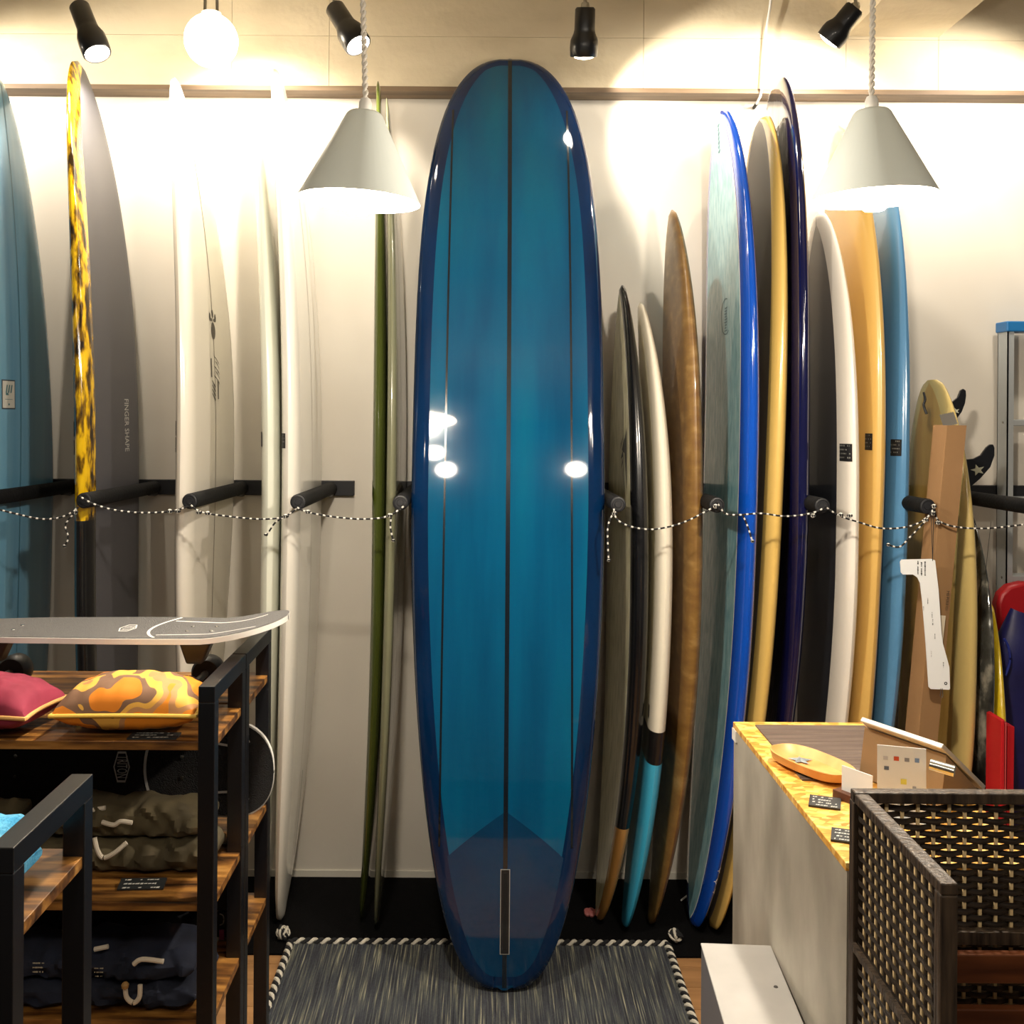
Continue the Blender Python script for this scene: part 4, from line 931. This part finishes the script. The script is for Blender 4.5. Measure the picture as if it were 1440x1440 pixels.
rd = random.Random(5)
for x, sg in ((RX0, -1), (RX1, 1)):
    c = Vector((x + sg * .03, RY1 + .03, .03)); tz = None
    for mm in (M_bk2, M_bw):
        m = MB()
        for k in range(7):
            rr_ = .017 + .012 * rd.random(); Rm = Matrix.Rotation(rd.uniform(0, PI), 3, 'X') @ Matrix.Rotation(rd.uniform(0, PI), 3, 'Y')
            m.tube([c + Vector((rd.uniform(-.008, .008), rd.uniform(-.008, .008), rd.uniform(-.002, .004))) * 0 + Rm @ Vector((rr_ * math.cos(a), rr_ * .8 * math.sin(a), 0)) * .75 for a in [2 * PI * j / 14 for j in range(14)]], .0042, 6, closed=True)
        m.build('tassel', mm, t)
# ------------------------------------------------------------------ carton with template tag
M_card = mat('cardboard', '#9a7650', .8, col2='#927049', scale=(3, 3, 3))
lean = .085
def cx(z, x): return x - (1.61 - z) * lean
xa, xb, ya, yb_ = 1.330, 1.392, 3.0, 3.085; z1 = 1.612
t = thing('carton', 'tall open cardboard carton leaning beside the steel blue surfboard', 'carton', (cx(0, xa), ya, .006))
def wallp(p, q, name):   # one wall of the carton between plan points
    th = .004; m = MB(); a = Vector((p[0], p[1], 0)); b2 = Vector((q[0], q[1], 0)); d = (b2 - a).normalized(); n = Vector((d.y, -d.x, 0)) * -th
    vs = []
    for z in (.006, z1):
        for pp in (a, b2, b2 + n, a + n): vs.append((cx(z, pp.x), pp.y, z))
    m.add(vs, [(0, 1, 2, 3), (4, 5, 6, 7), (0, 1, 5, 4), (1, 2, 6, 5), (2, 3, 7, 6), (3, 0, 4, 7)]).build(name, M_card, t, smooth=False)
P4 = [(xa, ya), (xb, ya + .012), (xb - .006, yb_), (xa - .007, yb_ - .01)]
for k in range(4): wallp(P4[k], P4[(k + 1) % 4], 'carton_wall')
a0 = lambda u, v: Vector(at(u, v, ya - .001))
MB().add([a0(1306, 908), a0(1325, 911), a0(1330, 866), a0(1310, 864)], [(0, 1, 2, 3)]).build('shipping_label', mat('label_paper', '#d2c6ae', .6), t, smooth=False)
m = MB()
for k in range(7): m.add([a0(1308 + k * .9, 905 - k * 5.5), a0(1313 + k * .9, 906 - k * 5.5), a0(1313.3 + k * .9, 903 - k * 5.5), a0(1308.5 + k * .9, 902 - k * 5.5)], [(0, 1, 2, 3)])
for qv in m.v[:]: pass
m.v = [(x, y - .001, z) for x, y, z in m.v]; m.build('label_text', M_ink, t, smooth=False)
vs, fs = text_pts('MB PER8101', .011)
MB().add([Vector(at(1332, 845, ya - .0015)) + Vector((-y * 1.0 , 0, 0)) * -1 + Vector((0, 0, -x)) + Vector((lean * -x, 0, 0)) for x, y, *_ in vs], fs).build('printed_text', M_ink, t, smooth=False)
# silver padded wrap sticking out of the carton
t = thing('foil_wrap', 'silver textured wrapped item poking out of the carton', 'wrapped item', tuple(at(1335, 592, 3.04)))
p0 = Vector(at(1321, 584, 3.065)); e1 = Vector(at(1341, 580, 3.06)) - p0; e2 = Vector(at(1347, 597, 3.02)) - Vector(at(1341, 580, 3.06))
MB().grid([[p0 + e1 * (i / 14) + e2 * (j / 10) + Vector((0, 0, .003 * ((i + j) % 2))) for i in range(15)] for j in range(11)]).build('wrap', mat('foil', '#8f8f8f', .3, metal=.9), t, smooth=False)
# white template hanging from the peg
ty = PEG_Y0 - .035
t = thing('hanging_template', 'white printed plastic template hanging on a string from the peg', 'template', tuple(at(1316, 788, ty)))
poly = [(1268, 787), (1310, 786), (1315, 788), (1320, 830), (1324, 890), (1326, 905), (1331, 923), (1335, 938), (1336, 968), (1335, 970), (1309, 969), (1306, 966), (1302, 905), (1297, 845), (1294, 820), (1290, 812), (1284, 808), (1270, 808), (1267, 805), (1266, 790)]
MB().prism([at(u, v, ty) for u, v in poly], (0, .003, 0)).build('plate', mat('template_white', '#eef0f0', .4), t, smooth=False)
m = MB(); scribble(m, at(1302, 812, ty - .0005), -UPV * -1, RT * -1, .05, .028, 3, 61, Vector((0, -1, 0)), .8)
for (u, v) in ((1306, 850), (1312, 870), (1316, 900), (1313, 880), (1311, 925), (1328, 940), (1300, 860)): scribble(m, at(u, v, ty - .0005), UPV, -RT, .02, .006, 1, int(u), Vector((0, -1, 0)), .6)
m.build('printing', M_ink, t, smooth=False)
MB().lathe([(.0045, 0), (.0022, -.0003)], 14, Matrix.Rotation(PI / 2, 3, 'X'), at(1330, 961, ty - .001)).build('round_mark', M_ink, t)
pk = Vector((PEGS[9], PEG_Y0 - .034, PZ0 - .006))
for du in (-2, 2): MB().tube([pk + Vector((du * .002, 0, .0)), Vector(at(1311.5, 789, ty - .001))], .0009, 6).build('string', M_ink, t)
MB().tube([at(1323, 968, ty - .002), at(1322, 979, ty - .002), at(1324, 981, ty - .002), at(1326, 979, ty - .002), at(1325, 968, ty - .002)], .001, 6).build('wire_loop', MATS['bright_steel'], t)
# ------------------------------------------------------------------ ladder, bags
M_al = mat('aluminium', '#b4b9ba', .35, metal=.35)
ly = 3.572; lx0, lx1 = at(1417, 500, ly)[0], at(1417, 500, ly)[0] + .42; lt = at(1425, 464, ly)[2]
t = thing('step_ladder', 'aluminium step ladder with a blue top cap against the wall', 'ladder', (lx0 + .2, ly, .006))
for x, s_ in ((lx0, 1), (lx1, -1)):
    rl = MB().box((x, ly, .006), (x + s_ * .004, ly + .07, lt)).build('side_rail', M_al, t, smooth=False)
    MB().box((x, ly, .006), (x + s_ * .022, ly + .004, lt)).build('rail_flange', M_al, rl, smooth=False)
    MB().box((x, ly + .066, .006), (x + s_ * .022, ly + .07, lt)).build('rail_flange', M_al, rl, smooth=False)
zst = [at(1430, 590, ly)[2] - .267 * k for k in range(-0, 6)]
for z in zst:
    if z > .1:
        MB().box((lx0 + .006, ly + .004, z - .022), (lx1 - .006, ly + .066, z)).build('step', M_al, t, smooth=False, bevel=.003)
        MB().lathe([(0, -.002), (.004, -.001), (.005, 0)], 10, Matrix.Rotation(PI / 2, 3, 'Y'), (lx0 - .0005, ly + .03, z - .01)).build('rivet', MATS['bright_steel'], t)
MB().box((lx0 - .006, ly - .006, lt - .006), (lx1 + .006, ly + .076, lt + .03)).build('top_cap', mat('cap_blue', '#1f6aa5', .4), t, smooth=False, bevel=.004)
# navy bag and red round board, red folded sheet
def slab(pts, y0, th): return MB().prism([at(u, v, y0) for u, v in pts], (0, th, 0))
t = thing('red_bodyboard', 'red rounded board end behind the navy bag', 'board', tuple(at(1440, 1100, 3.52)))
pts = [(1404, 870), (1403, 850), (1408, 835), (1420, 824), (1440, 819), (1475, 822), (1500, 840), (1505, 870), (1505, 1250), (1404, 1250)]
slab(pts, 3.515, .05).build('board', mat('red_foam', '#b3171f', .4), t, bevel=.012)
t = thing('navy_bag', 'navy blue soft bag standing beside the yellow board', 'bag', (at(1401, 1000, 3.4)[0] + .128, 3.4, .006))
G = []
cxn, cyn = at(1401, 1000, 3.4)[0] + .128, 3.4
ztop = at(1440, 868, 3.4)[2]
for k in range(21):
    f = k / 20; r_ = []
    for j in range(25):
        a = 2 * PI * j / 24; sx = .128 * (1 - .5 * max(0, f - .9) / .1 * .6); sy = .055 * (1 - max(0, f - .92) / .08 * .7)
        z = .01 + (ztop - .01) * f - (.03 * math.cos(a) * f ** 4)
        x = cxn + sx * math.copysign(abs(math.cos(a)) ** .7, math.cos(a)) - (1 - f) * .0 + .01 * math.sin(7 * f); y = cyn + sy * math.copysign(abs(math.sin(a)) ** .7, math.sin(a)); r_.append((x, y, z))
    G.append(r_)
m = MB().grid(G); m.f.append(tuple(20 * 25 + j for j in range(24))); m.m.append(0); m.build('bag_body', mat('navy_nylon', '#10124a', .5, col2='#171a5c', scale=(9, 9, 9)), t)
MB().tube(cord_path([at(1412, 898, 3.335), at(1418, 910, 3.335), at(1420, 930, 3.335), at(1414, 950, 3.335)], 8), .004, 8).build('strap', mat('strap_blue', '#1c2f8e', .5), t)
MB().box((cxn - .02, cyn - .0575, .5), (cxn + .08, cyn - .0545, .8)).build('side_panel', mat('bag_panel', '#6fa8d8', .6), t, smooth=False)
t = thing('red_sheet', 'folded red plastic sheet leaning beside the yellow board', 'plastic sheet', tuple(at(1418, 1200, 3.0)))
for k, (u0, u1, c) in enumerate(((1408, 1413, '#c81f27'), (1413.5, 1416, '#e05a5a'), (1417, 1427, '#b81a24'))):
    m = slab([(u0, 1014 + 3 * k), (u1, 1012 + 5 * k), (u1 - 1 - k * 1.0, 1230), (u0 - 2, 1230)], 3.0 + .008 * k, .09); m.build('sheet_fold', mat('red_plastic_%d' % k, c, .35), t, smooth=False, bevel=.002)

# small things on the black carpet
def floor_pt(u, v, z=.01): y = (CH - z) * FOC / (v - PY - (u - PX) * math.sin(ROLL)); return at(u, v, y)
tag(MB().tube(cord_path([floor_pt(958, 1266), floor_pt(963, 1262), floor_pt(968, 1258), floor_pt(972, 1251)], 6), .003, 6).build('white_string', M_white), 'short white string on the black carpet beside the blue railed surfboard', 'string')
q = Vector(floor_pt(830, 1284, .012)); m = MB()
for k in range(5):
    a = k * 1.25; m.lathe([(0, -.004), (.011, -.001), (.010, .004), (0, .006)], 10, Matrix.Rotation(.5, 3, 'X') @ Matrix.Rotation(a, 3, 'Z'), q + Vector((math.cos(a) * .012, math.sin(a) * .012, .002)))
tag(m.build('wrapper', mat('pink_wrap', '#a05a58', .5)), 'small crumpled pink wrapper on the black carpet beside the cream surfboard', 'wrapper')
